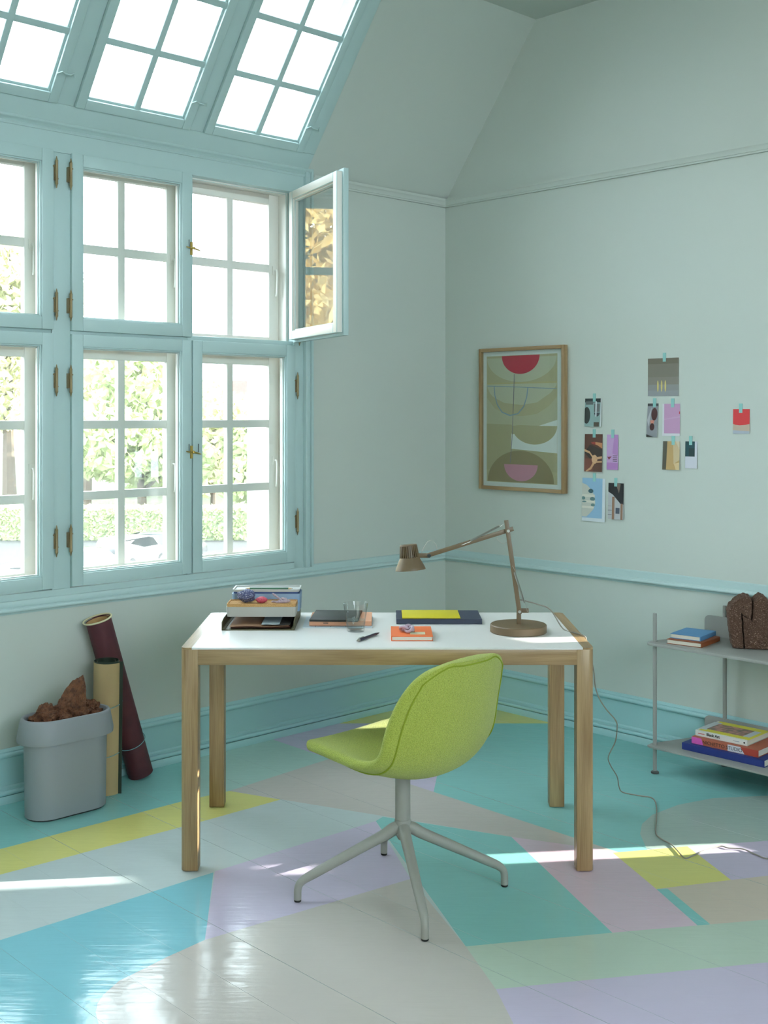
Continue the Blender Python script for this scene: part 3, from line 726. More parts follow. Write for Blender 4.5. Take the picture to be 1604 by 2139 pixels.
rock('stone', 'speckled dark blue stone on the cork lid', (-.503, 4.275, zc), .034, .027, .0225, mat('blue_speckled_stone', (70, 74, 112), .8, bump=(260, .5, .001), var=(330, (200, 200, 214), .56, .68)), 1)
rock('stone', 'small pink red pebble on the cork lid', (-.447, 4.268, zc), .0205, .017, .0115, mat('pink_speckled_stone', (196, 66, 92), .6, bump=(300, .4, .001), var=(420, (226, 150, 160), .55, .7)), 2, .06)
cr = thing('crystal_cluster', 'cluster of pale lilac crystal sticks on the cork lid', 'crystal', (-.376, 4.268, zc))
M_CRY = mat('lilac_crystal', (196, 178, 190), 0.3, var=(200, (160, 140, 158), .4, .7))
for i, (p, q, r) in enumerate([((-.032, .006, .034), (.006, -.004, .007), .004), ((-.012, .0, .006), (.026, -.008, .0065), .0062), ((-.002, -.006, .0055), (.034, .004, .0065), .006), ((-.020, -.006, .0045), (.004, -.008, .0045), .0045), ((.0, .006, .016), (.022, -.002, .012), .0055), ((-.036, .008, .004), (-.010, .0, .004), .004)]):
    P, Q = Vector(p), Vector(q); MB().tube([P, P+(Q-P)*.12, P+(Q-P)*.85, Q], [r*.5, r, r*.95, r*.3], 6).build('crystal', M_CRY, cr, smooth=False)

# ------------------------------------------------------------------ books
def book(name, label, loc, rot, w, d, h, cover, pages, spine='-x', board=.0022, over=.003, m=None, pm=None):
    t = thing(name, label, 'book', loc, rot)
    cm = m or mat('cover_'+name+str(cover), cover, .55); pg = pm or mat('book_pages'+str(pages), pages, .8)
    c = MB()
    x0, x1, y0, y1 = -w/2, w/2, -d/2, d/2
    c.box(x0, x1, y0, y1, 0, board); c.box(x0, x1, y0, y1, h-board, h)
    p = {'-x': (x0, x0+board*1.4, y0, y1), '+x': (x1-board*1.4, x1, y0, y1), '-y': (x0, x1, y0, y0+board*1.4), '+y': (x0, x1, y1-board*1.4, y1)}[spine]
    c.box(*p, board, h-board)
    c.build('cover', cm, t, bevel=.0006, seg=1)
    q = [x0+over, x1-over, y0+over, y1-over]
    i = {'-x': 0, '+x': 1, '-y': 2, '+y': 3}[spine]; q[i] = p[i]+(board*1.4 if i % 2 == 0 else -board*1.4)
    MB().box(q[0], q[1], q[2], q[3], board, h-board).build('pages', pg, t)
    return t
PAGE = (232, 226, 212)
# pad, peach notebook, black notebook, left of the glass
pad = thing('paper_pad', 'pale blue printed pad under the peach notebook', 'pad', (-.168, 4.325, TOP))
MB().box(-.126, .126, -.113, .113, 0, .0035).build('sheets', mat('pale_blue_paper', (196, 208, 216), .7), pad)
gl = MB()
for k in range(4): gl.box(-.08+.055*k, -.0785+.055*k, -.1125, .1125, .0036, .0038)
gl.build('printed_lines', M_IRON, pad)
bk = book('notebook', 'peach notebook lying between the pale pad and the black notebook', (-.158, 4.334, TOP+.0042), 0, .226, .196, .0165, (226, 166, 132), (226, 176, 146), '-y')
MB().box(-.062, -.044, -.0984, -.0981, .008, .0105).build('printed_mark', M_IRON, bk)
nb = thing('notebook', 'thin black notebook on top of the peach notebook', 'book', (-.176, 4.324, TOP+.0212), -.06)
MB().box(-.088, .088, -.104, .104, 0, .0075).build('cover', mat('black_cover', (30, 34, 34), .5), nb, bevel=.001)
book('notebook', 'dark navy box file lying flat at the back of the desk', (.2025, 4.386, TOP), 0, .314, .198, .0185, (46, 54, 76), (50, 56, 74), '-y')
yb = thing('notebook', 'mustard yellow notebook lying on the navy box file', 'book', (.174, 4.381, TOP+.0190), 0)
MB().box(-.107, .107, -.084, .084, 0, .0042).build('cover', mat('mustard_cover', (206, 190, 24), .5), yb, bevel=.001)
ob = book('notebook', 'orange hardback notebook with a cream label under the lilac knot', (.0955, 4.064, TOP), 0, .142, .186, .0165, (232, 112, 54), PAGE, '-x')
MB().box(-.006, .046, -.062, -.018, .0166, .0170).build('label_patch', mat('cream_label', (238, 222, 186), .6), ob)
kn = thing('knot_ornament', 'lilac twisted rope knot ornament on the orange notebook', 'ornament', (.0825, 4.045, TOP+.0168+.0055), .4)
kp = []
for i in range(90):
    t = 2*PI*i/90; kp.append((.0085*(math.sin(t)+2*math.sin(2*t)), .0095*(math.cos(t)-2*math.cos(2*t)), .011+.0075*-math.sin(3*t)-.004))
MB().tube(kp, .0052, 10, closed=True).build('rope', mat('lilac_glaze', (188, 168, 186), .35), kn)

# glass of water
gl = thing('drinking_glass', 'clear tumbler half full of water on the desk', 'glass', (-.1005, 4.150, TOP))
M_TUMB = glass_mat('tumbler_glass', (.985, .99, .99, 1), 1.5); M_WATER = glass_mat('drinking_water', (.90, .945, .945, 1), 1.4)
MB().lathe([(0, .0), (.0285, .0), (.031, .003), (.0365, .050), (.0445, .100), (.0440, .1005), (.0432, .100), (.0352, .050), (.0300, .012), (.026, .009), (0, .009)], 48).build('tumbler', M_TUMB, gl)
MB().lathe([(0, .0095), (.0255, .0095), (.0295, .0125), (.0337, .042), (0, .042)], 48).build('water', M_WATER, gl)
# ballpoint pen
p0 = Vector((-.091, 3.946, TOP+.0055)); p1 = Vector((-.017, 4.092, TOP+.0035)); L_ = (p1-p0).length
pen = thing('pen', 'dark blue ballpoint pen lying in front of the glass', 'pen', p0, (0, 0, math.atan2(p1.y-p0.y, p1.x-p0.x)))
MB().lathe([(0, .018), (.0048, .018), (.005, .03), (.0046, L_-.024), (.004, L_-.02), (0, L_-.02)], 14, RX).build('barrel', mat('navy_pen', (34, 40, 62), .35), pen)
MB().lathe([(.0038, L_-.02), (.0010, L_), (0, L_)], 14, RX).build('tip', M_IRON, pen)
cp = MB(); cp.lathe([(0, 0), (.0024, 0), (.0024, .008), (.0046, .0085), (.0046, .018), (0, .018)], 14, RX); cp.tube([(.010, 0, .0045), (.012, 0, .0075), (.045, 0, .0072), (.05, 0, .0055)], .0011, 6); cp.build('clip', M_STEEL, pen)

# ------------------------------------------------------------------ framed print and taped photos on the picture wall
def wall_T(b, z, d): return (d, b, z)      # d = distance off the wall
PRINTS = {}
def cmat(c, rough=.6): return mat('print_%02x%02x%02x' % tuple(int(x) for x in c), c, rough)
def print_mesh(name, b0, b1, z0, z1, d0, bgc, shapes, parent=None, loc=None, rot=0.0, skew=0.0, curl=0.0, th=.0004, step=.00009):
    mats = [cmat(bgc)]; mb = MB(); w, h = b1-b0, z1-z0
    def P(u, v, d): return (d+curl*(1-v), b0+u*w+skew*(1-v), z0+v*h)
    n = 6; vv = []; ff = []
    for i in range(n+1):
        for v in (0, 1): vv.append((i/n, v, d0))
    ff = [(2*i, 2*i+2, 2*i+3, 2*i+1) for i in range(n)]
    k = len(vv); vv += [(u, v, d0+th) for u, v, d in vv]; ff += [tuple(q+k for q in f[::-1]) for f in ff[:]]
    bnd = [2*i for i in range(n+1)]+[2*i+1 for i in range(n, -1, -1)]
    for i in range(len(bnd)): a, b = bnd[i], bnd[(i+1) % len(bnd)]; ff.append((a, b, b+k, a+k))
    mb.add(vv, ff, T=lambda u, v, d: P(u, v, d))
    d = d0+th
    for c, poly in shapes:
        m = cmat(c)
        if m not in mats: mats.append(m)
        mb.mi = mats.index(m); d += step
        poly = [(min(1, max(0, u)), min(1, max(0, v))) for u, v in poly]
        mb.add([(u, v, d) for u, v in poly], [tuple(range(len(poly)))], T=lambda u, v, d: P(u, v, d))
    me_o = mb.build(name, mats, parent, loc, rot, smooth=False)
    return me_o
def half(cx, cy, rx, ry, up, n=18):   # half ellipse, flat side at cy
    return [(cx+rx*math.cos(PI*i/n), cy+(1 if up else -1)*ry*math.sin(PI*i/n)) for i in range(n+1)]
def ell(cx, cy, rx, ry, n=20): return [(cx+rx*math.cos(2*PI*i/n), cy+ry*math.sin(2*PI*i/n)) for i in range(n)]
def rc(u0, u1, v0, v1): return [(u0, v0), (u1, v0), (u1, v1), (u0, v1)]
def line(pts, w, asp=1.0):
    out = []
    for i in range(len(pts)-1):
        (x0, y0), (x1, y1) = pts[i], pts[i+1]; dx, dy = x1-x0, (y1-y0)*asp; l = math.hypot(dx, dy) or 1; nx, ny = -dy/l*w, dx/l*w/asp
        out.append([(x0+nx, y0+ny), (x1+nx, y1+ny), (x1-nx, y1-ny), (x0-nx, y0-ny)])
    return out
fp = thing('framed_print', 'large oak framed abstract print of half circles on the wall', 'picture', W(0, .541, 1.487), RZ)
FB, FZ = .2765, .362
fm = MB()
for q in ((-FB, -FB+.018, -FZ, FZ, M_OAKZ), (FB-.018, FB, -FZ, FZ, M_OAKZ)):
    MB().box(.001, .030, q[0], q[1], q[2], q[3]).build('frame_side', q[4], fp, bevel=.0015)
for q in ((-FZ, -FZ+.018), (FZ-.018, FZ)): MB().box(.001, .030, -FB+.0182, FB-.0182, q[0], q[1]).build('frame_rail', M_OAKY, fp, bevel=.0015)
MB().box(.001, .012, -FB+.018, FB-.018, -FZ+.018, FZ-.018).build('mount_board', mat('white_mount', (240, 243, 240), .7), fp)
def au(x, y): return ((x-137)/365, 1-(y-148)/677)
def ah(cx, cy, rx, ry, up): c = au(cx, cy); return half(c[0], c[1], rx/365, ry/677, up, 22)
OL = (196, 186, 146); LG = (208, 206, 180)
art = [(LG, ah(319, 160, 180, 130, False)), ((202, 188, 136), [au(140, 292), au(500, 290), au(500, 302), au(140, 300)]), (LG, ah(319, 300, 180, 118, False)), (OL, [au(137, 520), au(137, 310), au(160, 360), au(230, 400), au(320, 412), au(400, 400), au(470, 350), au(500, 310), au(500, 420), au(440, 455), au(320, 472), au(200, 455)]),
       ((202, 197, 166), [au(137, 370), au(180, 430), au(250, 465), au(320, 472), au(400, 460), au(460, 420), au(502, 370), au(502, 525), au(137, 512)]), ((188, 177, 138), [au(137, 512), au(502, 525), au(502, 760), au(137, 760)]),
       ((240, 242, 238), [au(269, 560), au(272, 570), au(502, 490), au(502, 663), au(267, 645)]), ((188, 177, 138), ah(387, 522, 115, 98, False)), ((202, 197, 166), [au(272, 524), au(500, 490), au(502, 470), au(272, 500)]),
       ((158, 140, 102), ah(315, 822, 172, 168, True)), ((214, 148, 168), ah(318, 728, 87, 88, False)), ((186, 34, 60), ah(317, 150, 98, 98, False))]
for q in line([au(285, 248), au(275, 560), au(264, 720)], .004, 1.4): art.append(((136, 124, 140), q))
for q in line([au(140, 308), au(320, 318), au(500, 330)], .0035, 1.4): art.append(((136, 160, 190), q))
for q in line([au(178, 312), au(182, 360), au(195, 410), au(220, 450), au(262, 468), au(305, 458), au(335, 420), au(350, 370), au(356, 320)], .006, 1.4): art.append(((140, 166, 196), q))
print_mesh('print_sheet', -.235, .222, -.322, .322, .0122, OL, art, fp)
MB().box(.0235, .0250, -FB+.018, FB-.018, -FZ+.018, FZ-.018).build('glazing', M_GLASS, fp, smooth=False)

M_TAPE = mat('turquoise_tape', (150, 204, 200), .6)
def photo(label, b0, b1, z0, z1, bgc, shapes, tape, curl=.006, skew=0.0):
    bc, zc_ = (b0+b1)/2, z1
    t = thing('photo_print', label, 'photo', W(0, bc, (z0+z1)/2), RZ, 'photos taped to the wall')
    print_mesh('photo_sheet', b0-bc, b1-bc, -(z1-z0)/2, (z1-z0)/2, .0012, bgc, shapes, t, skew=skew, curl=curl)
    tb = (tape-bc); MB().box(.0002, .0030, tb-.008, tb+.008, (z1-z0)/2-.016, (z1-z0)/2+.024).build('tape', M_TAPE, t, smooth=False)
DK = (44, 52, 52)
photo('small grey photo of a dark oval window and a steel pipe', .922, 1.018, 1.452, 1.586, (150, 178, 176), [(DK, rc(0, 1, .86, 1)), ((98, 104, 104), rc(.05, .5, .78, .9)), ((226, 228, 230), [(.93, 0), (1, 0), (1, 1), (.95, 1)]), ((52, 56, 54), ell(.12, .40, .22, .30)), ((112, 116, 116), rc(.56, .9, .52, .82)), ((70, 76, 82), half(.74, .50, .17, .14, False)), ((220, 226, 230), rc(.64, .72, .36, .9)), ((84, 74, 62), rc(.56, .88, 0, .16))], .976)
photo('brown photo of a hand reaching over knotted rope', .920, 1.023, 1.237, 1.416, (92, 56, 44), [((58, 44, 38), [(.0, .5), (.3, .72), (1, .6), (1, .4), (.4, .3)]), ((118, 66, 52), rc(0, .5, 0, .35)), ((196, 134, 92), [(.4, .76), (.65, .79), (1, .77), (1, .62), (.75, .70)]), ((150, 56, 44), [(.36, .78), (.6, .80), (.62, .72), (.42, .74)]), ((214, 168, 128), [(0, .60), (.3, .54), (.45, .44), (.56, .40), (.5, .34), (.3, .48), (0, .54)]), ((218, 172, 132), ell(.58, .33, .16, .12)), ((206, 158, 120), [(.6, .38), (1, .42), (1, .36), (.7, .33)]), ((206, 158, 120), [(.6, .28), (1, .29), (1, .25), (.7, .24)]), ((210, 162, 122), [(.5, .26), (.6, .22), (.4, .06), (.14, 0), (.1, .02), (.35, .12)])], .975)
photo('narrow lilac photo with short black stripes', 1.048, 1.112, 1.250, 1.415, (206, 166, 214), [((190, 140, 200), [(.66, 1), (1, 1), (1, .4), (.5, .46)]), ((186, 132, 196), rc(0, 1, 0, .2)), ((120, 40, 60), [(0, .40), (.1, .36), (.45, .38), (.2, .28)])]+[((40, 28, 40), rc(.55, .92, y, y+.016)) for y in (.24, .285, .335, .39)], 1.081, .003)
photo('pale blue photo of a white round tower with balconies', .906, 1.039, 1.000, 1.206, (226, 232, 238), [((150, 188, 218), rc(.0, .88, .08, 1)), ((206, 206, 196), [(0, .88), (.2, .84), (.42, .72), (.55, .58), (.58, .42), (.5, .28), (.35, .18), (.2, .10), (0, .10)]), ((60, 96, 106), ell(.38, .70, .11, .05)), ((230, 226, 214), rc(.0, .56, .56, .62)), ((96, 130, 130), ell(.46, .52, .11, .045)), ((96, 130, 130), ell(.06, .53, .08, .04)), ((232, 228, 216), rc(.0, .57, .43, .48)), ((110, 142, 140), ell(.48, .38, .09, .035)), ((110, 142, 140), ell(.1, .45, .1, .02)), ((232, 228, 216), rc(.0, .52, .30, .35))], .976, .006)
photo('small photo of a dark roof beam over pale shelves', 1.057, 1.143, 1.018, 1.188, (196, 196, 200), [((26, 26, 30), [(0, 1), (1, 1), (1, .42), (.82, .43), (.3, .68), (.05, .74), (0, .76)]), ((126, 108, 98), [(.5, 1), (.8, .98), (.7, .72), (.55, .9)]), ((150, 114, 92), rc(.26, .42, 0, .62)), ((150, 114, 92), rc(.82, .96, 0, .44)), ((72, 80, 96), rc(.5, .76, .16, .32)), ((60, 60, 62), rc(0, .25, .36, .364)), ((60, 60, 62), rc(0, .25, .12, .13)), ((60, 60, 62), rc(0, .25, .24, .25))], 1.098)
photo('largest wall photo, beige grey with three glowing slits', 1.275, 1.436, 1.594, 1.765, (128, 122, 110), [((138, 132, 122), rc(0, 1, 0, .5)), ((148, 148, 146), rc(0, 1, 0, .3)), ((154, 156, 160), rc(0, 1, 0, .14)), ((112, 104, 88), rc(0, 1, .85, 1))]+[((226, 206, 130), ell(x, .26, .026, .155)) for x in (.33, .455, .575)], 1.362, .001)
photo('narrow photo of a brown shoe sole under the large photo', 1.274, 1.331, 1.407, 1.560, (150, 152, 158), [((60, 62, 64), rc(0, 1, .92, 1)), ((190, 190, 196), [(0, .5), (.4, .9), (.2, .3)]), ((72, 34, 34), ell(.66, .68, .28, .19)), ((206, 134, 116), [(.3, .50), (.7, .50), (.62, .38), (.36, .40)]), ((72, 34, 34), ell(.5, .30, .22, .11)), ((40, 40, 38), [(0, .08), (.7, 0), (0, 0)])], 1.310, .004, -.006)
photo('plain pink photo with a white margin under the large photo', 1.352, 1.443, 1.413, 1.558, (228, 226, 232), [((206, 160, 198), rc(.1, 1, .08, 1)), ((212, 172, 206), [(.1, .5), (1, .57), (1, .62), (.1, .53)]), ((200, 60, 70), rc(.95, 1, .68, .76))], 1.405, .002)
photo('golden tan photo of a rough textured wall', 1.355, 1.442, 1.261, 1.389, (196, 160, 106), [((86, 82, 68), [(0, 0), (.22, 0), (.26, 1), (0, 1)]), ((214, 190, 150), [(.6, 1), (1, 1), (1, .35), (.66, .2)]), ((220, 206, 180), [(.75, 1), (1, 1), (1, .7)]), ((226, 198, 150), [(.68, .22), (1, .26), (1, 0), (.8, 0)])], 1.408, .007)
photo('small dark teal photo with a wide white margin', 1.470, 1.530, 1.270, 1.390, (222, 222, 234), [((22, 70, 78), rc(0, .80, .44, 1)), ((20, 50, 54), rc(.3, .80, .44, .75))], 1.497, .003)
photo('small red photo hanging alone at the right', 1.705, 1.783, 1.427, 1.533, (200, 178, 160), [((212, 54, 58), [(0, 1), (1, 1), (1, .40), (.75, .36), (.4, .34), (.15, .36), (0, .40)]), ((184, 190, 204), [(0, 0), (1, 0), (1, .11), (.5, .12), (0, .14)])], 1.741, .002)

# ------------------------------------------------------------------ metal shelf by the picture wall
shelf = thing('shelf_unit', 'low grey metal shelf unit by the picture wall', 'shelf', W(.2, 1.95, 0), RZ)
def sh(a, b): return (a-.2, b-1.95)
SB0, SB1 = 1.52, 2.50
for (a, b) in ((.350, SB0+.020), (.350, SB1-.020)):
    x, y = sh(a, b)
    MB().lathe([(0, .010), (.0085, .010), (.0085, .668), (.0078, .673), (0, .673)], 16, Matrix.Translation((x, y, 0))).build('post', M_SHELF, shelf)
    MB().lathe([(.0165, 0), (.0165, .007), (.010, .011), (0, .011)], 20, Matrix.Translation((x, y, 0))).build('foot', M_GREY if False else mat('dark_grey_foot', (92, 94, 92), .5), shelf)
for b in (1.690, SB1-.17):
    x, y = sh(.045, b)
    MB().lathe([(0, .010), (.0085, .010), (.0085, .683), (.0078, .688), (0, .688)], 16, Matrix.Translation((x, y, 0))).build('post', M_SHELF, shelf)
    MB().lathe([(.0165, 0), (.0165, .007), (.010, .011), (0, .011)], 20, Matrix.Translation((x, y, 0))).build('foot', mat('dark_grey_foot', (92, 94, 92), .5), shelf)
for zz, zt in ((.112, .1195), (.541, .5535)):
    P = [sh(.386, SB0+.015), sh(.386, SB1-.015), sh(.376, SB1+.0), sh(.340, SB1+.004), sh(.068, SB1-.09), sh(.068, SB0+.09), sh(.340, SB0-.004), sh(.376, SB0)]
    o = MB().prism(P, zz, zt).build('shelf_board', M_SHELF, shelf, bevel=.0015)
    x, _ = sh(.060, 0); y0 = SB0+.085-1.95; y1 = SB1-.085-1.95
    MB().prism(rrect(y0, y1, zz-.006, zt+.088, .022, 6), x, x+.006, T=lambda y, z, t: (t, y, z)).build('back_lip', M_SHELF, o)

def rbook(name, label, near, left, d, h, z, cover, spine_side='-y', pages=PAGE, m=None):
    # near / left = plan corners of the long near edge (world x, y); the book runs d away from it
    P = Vector((left[0], left[1], 0)); Q = Vector((near[0], near[1], 0)); w = (Q-P).length; r = math.atan2(Q.y-P.y, Q.x-P.x)
    ux = (Q-P).normalized(); uy = Vector((-ux.y, ux.x, 0)); c = (P+Q)/2+uy*d/2
    return book(name, label, (c.x, c.y, z), r, w, d, h, cover, pages, spine_side, m=m), w
ZS = .5537
b1, w1 = rbook('book', 'rust brown hardback under the light blue book on the shelf', (1.299, 4.784), (1.179, 4.88), .190, .019, ZS, (142, 74, 40), '+x')
b2, w2 = rbook('book', 'light blue hardback on top of the rust brown book', (1.305, 4.822), (1.200, 4.902), .170, .019, ZS+.0193, (92, 144, 190), '+x')
ZL = .1197
def bp(b, a): p = W(a, b); return (p.x, p.y)
b3, w3 = rbook('book', 'large dark blue book lowest of the stack on the bottom shelf', bp(2.020, .318), bp(1.655, .326), .245, .0285, ZL, (34, 50, 122), '-y')
b4, w4 = rbook('book', 'colourful design book in the middle of the bottom shelf stack', bp(1.985, .300), bp(1.690, .308), .215, .0285, ZL+.0288, (176, 96, 72), '-y')
b5, w5 = rbook('book', 'yellow topped paperback with white spine uppermost on the bottom shelf stack', bp(1.925, .278), bp(1.694, .286), .190, .0235, ZL+.0576, (226, 226, 222), '-y')
# coloured areas of the middle book's spine
def spine_patch(bk, w, d, h, u0, u1, s0, s1, c, name='spine_colour'):
    MB().add([(-w/2+w*u0, -d/2-.0003, .0012), (-w/2+w*u1, -d/2-.0003, .0012), (-w/2+w*s1, -d/2-.0003, h-.0012), (-w/2+w*s0, -d/2-.0003, h-.0012)], [(0, 1, 2, 3)]).build(name, cmat(c, .5), bk, smooth=False)
spine_patch(b4, w4, .215, .0285, 0, .18, 0, .15, (214, 92, 180)); spine_patch(b4, w4, .215, .0285, .55, .80, .55, .74, (216, 214, 222)); spine_patch(b4, w4, .215, .0285, .80, 1.0, .74, 1.0, (170, 62, 50))
M_INK = mat('black_ink', (26, 24, 26), .6)
def spine_text(bk, w, d, body, size, u, z, bold=.0, sx=1.0, m=None):
    mt = Matrix.Translation((-w/2+w*u, -d/2-.0006, z)) @ Matrix.Rotation(PI/2, 4, 'X')
    return text_mesh('spine_title', body, size, m or M_INK, bk, mt, bold=bold, sx=sx)
spine_text(b4, w4, .215, 'NICHETTO STUDIO', .0195, .17, .0078, 0, 1.02)
spine_text(b5, w5, .190, 'Black Art', .0165, .22, .0080, .0004, .95)
MB().box(-w5/2+.012, -w5/2+.042, -.0955, -.0952, .010, .0125).build('spine_mark', cmat((190, 60, 60)), b5, smooth=False)
MB().box(w5/2-.062, w5/2-.034, -.0955, -.0952, .010, .0118).build('spine_mark', cmat((120, 130, 160)), b5, smooth=False)
MB().lathe([(.0036, 0), (.0036, .0003), (0, .0003)], 16, Matrix.Translation((w5/2-.013, -.0951, .0115)) @ Matrix.Rotation(PI/2, 4, 'X')).build('spine_mark', M_INK, b5)
MB().box(-w5/2+.012, w5/2+.004, -.088, .094, .0236, .0246).build('yellow_jacket', mat('lemon_jacket', (226, 214, 70), .5), b5, bevel=.0004, seg=1)
MB().box(-w5/2-.0005, -w5/2+.035, -.07, .07, .0247, .0250).build('white_panel', cmat((206, 212, 216)), b5)
MB().box(-w5/2+.03, w5/2-.04, -.055, .05, .0247, .0254).build('cover_picture', mat('cover_picture', (130, 112, 100), .5, var=(40, (196, 140, 130), .42, .6)), b5)
MB().box(w5/2-.04, w5/2-.012, -.055, .05, .0247, .0250).build('white_panel', cmat((206, 212, 216)), b5)

# brown granular sculpture on the shelf
M_TUFF = mat('brown_granular_clay', (92, 66, 54), 0.95, bump=(190, 1.0, .006), var=(260, (168, 138, 120), .60, .72))
vs_o = thing('sculpture', 'brown rough granular block sculpture with a zigzag split', 'sculpture', W(.170, 1.868, ZS), RZ+PI/2+.62)
def vz(x, y): return ((x-1560)*.00196, (1352-y)*.00196)
OUTL = [vz(1527, 1350), vz(1521, 1310), vz(1518, 1275), vz(1524, 1262), vz(1538, 1248), vz(1552, 1242), vz(1563, 1245)]
OUTR = [vz(1574, 1248), vz(1582, 1240), vz(1592, 1243), vz(1606, 1258), vz(1610, 1280), vz(1608, 1352)]
CRK = [vz(1567, 1254), vz(1565, 1294), vz(1545, 1280), vz(1548, 1320), vz(1550, 1352)]
def piece(name, poly, y0, y1, seed):
    bm = bmesh.new(); vsb = [bm.verts.new((x, y0, z)) for x, z in poly]; f = bm.faces.new(vsb)
    r = bmesh.ops.extrude_face_region(bm, geom=[f]); 
    for v in r['geom']:
        if isinstance(v, bmesh.types.BMVert): v.co.y = y1
    bmesh.ops.recalc_face_normals(bm, faces=bm.faces)
    bmesh.ops.bevel(bm, geom=[e for e in bm.edges if abs(e.verts[0].co.y-e.verts[1].co.y) < 1e-6], offset=.006, segments=2, profile=.5, affect='EDGES')
    bmesh.ops.triangulate(bm, faces=bm.faces)
    for it in range(4): bmesh.ops.subdivide_edges(bm, edges=[e for e in bm.edges if e.calc_length() > .009], cuts=1, use_grid_fill=True); bmesh.ops.triangulate(bm, faces=bm.faces)
    for v in bm.verts:
        if v.co.z < .004: continue
        v.co += Vector((noise.noise(v.co*90+Vector((seed, 0, 0))), noise.noise(v.co*90+Vector((0, seed, 0))), noise.noise(v.co*90+Vector((0, 0, seed)))))*.0035
    mz = min(v.co.z for v in bm.verts)
    for v in bm.verts: v.co.z -= mz
    me = bpy.data.meshes.new(name); bm.to_mesh(me); bm.free(); me.materials.append(M_TUFF)
    return link(name, me, vs_o)
g = .0024
piece('left_half', OUTL+[(x-g, z-(g if i == 2 else 0)*-1) for i, (x, z) in enumerate(CRK)], -.052, .052, 1.3)
piece('right_half', [(x+g, z-(g if i == 2 else 0)) for i, (x, z) in reversed(list(enumerate(CRK)))]+OUTR, -.052, .052, 4.1)

# ------------------------------------------------------------------ waste bin with packing paper, rolls of paper
bn = thing('waste_bin', 'grey oval plastic waste bin by the window wall', 'bin', W(2.372, .250, 0), RZ)
M_BIN = mat('blue_grey_plastic', (146, 150, 155), 0.5)
def stadium(hl, hw, n=14):
    return [(hl-hw+hw*math.cos(t), hw*math.sin(t)) for t in [-PI/2+PI*i/n for i in range(n+1)]]+[(-hl+hw+hw*math.cos(t), hw*math.sin(t)) for t in [PI/2+PI*i/n for i in range(n+1)]]
def loft(secs, name, m, parent, cap0=True, cap1=True):
    vv = []; ff = []; k = len(secs[0][0])
    for poly, z in secs: vv += [(x, y, z) for x, y in poly]
    for q in range(len(secs)-1):
        for i in range(k): ff.append((q*k+i, q*k+(i+1) % k, (q+1)*k+(i+1) % k, (q+1)*k+i))
    if cap0: ff.append(tuple(range(k-1, -1, -1)))
    if cap1: ff.append(tuple(range((len(secs)-1)*k, len(secs)*k)))
    return MB().add(vv, ff).build(name, m, parent, angle=50)
loft([(stadium(0.1593, 0.0778), .006), (stadium(0.1638, 0.0814), .29), (stadium(0.1611, 0.0787), .32), (stadium(0.1557, 0.0742), .29), (stadium(0.1511, 0.0706), .012)], 'bin_body', M_BIN, bn)
loft([(stadium(0.1539, 0.0724), 0), (stadium(0.1557, 0.0751), .006)], 'bin_foot', mat('dark_bin_foot', (50, 54, 54), .6), bn)
loft([(stadium(0.1629, 0.0805), .289), (stadium(0.1887, 0.1023), .286), (stadium(0.1896, 0.1032), .300), (stadium(0.1774, 0.0941), .364), (stadium(0.1738, 0.0905), .372), (stadium(0.1683, 0.0860), .374), (stadium(0.1629, 0.0814), .372), (stadium(0.1602, 0.0787), .364), (stadium(0.1606, 0.0783), .324)], 'bin_collar', M_BIN, bn, False, False)
M_KRAFT = mat('brown_honeycomb_paper', (122, 78, 54), 0.9, var=(60, (84, 52, 36), .4, .7))
_nt = M_KRAFT.node_tree; _v = _nt.nodes.new('ShaderNodeTexVoronoi'); _v.inputs['Scale'].default_value = 190; _tc = _nt.nodes.new('ShaderNodeTexCoord'); _bp = _nt.nodes.new('ShaderNodeBump'); _bp.inputs['Strength'].default_value = 1; _bp.inputs['Distance'].default_value = .004
_nt.links.new(_tc.outputs['Object'], _v.inputs['Vector']); _nt.links.new(_v.outputs['Distance'], _bp.inputs['Height']); _nt.links.new(_bp.outputs[0], _nt.nodes['Principled BSDF'].inputs['Normal'])
pk = thing('packing_paper', 'crumpled brown honeycomb packing paper stuffed in the waste bin', 'paper', W(2.372, .250, .265), RZ)
def crumple(name, c, sx, sy, sz, seed, peak=None, jag=.38):
    bm = bmesh.new(); bmesh.ops.create_icosphere(bm, subdivisions=5, radius=1); o = Vector((seed, seed*2.3, -seed))
    for v in bm.verts:
        d = v.co.normalized(); n = 0; amp = 1; fr = 1.3
        for k in range(4): n += amp*(1-abs(noise.noise(d*fr+o))*2.6); amp *= .5; fr *= 2.1
        r = .62+jag*n*.55
        p = Vector((d.x*sx, d.y*sy, d.z*sz))*r
        if peak:
            w = max(0, d.dot(Vector(peak[0]).normalized())-.55)/.45; p += Vector(peak[1])*(w**1.6)
        v.co = p+Vector(c)
    for f in bm.faces: f.smooth = False
    me = bpy.data.meshes.new(name); bm.to_mesh(me); bm.free(); me.materials.append(M_KRAFT); return link(name, me, pk)
crumple('paper_wad', (.075, -.008, .085), .085, .065, .075, 2.7)
crumple('paper_wad', (-.015, .012, .095), .085, .072, .085, 5.2, ((-.05, .1, 1), (-.03, .0, .075)))
crumple('paper_wad', (-.085, -.014, .08), .085, .066, .075, 9.4)

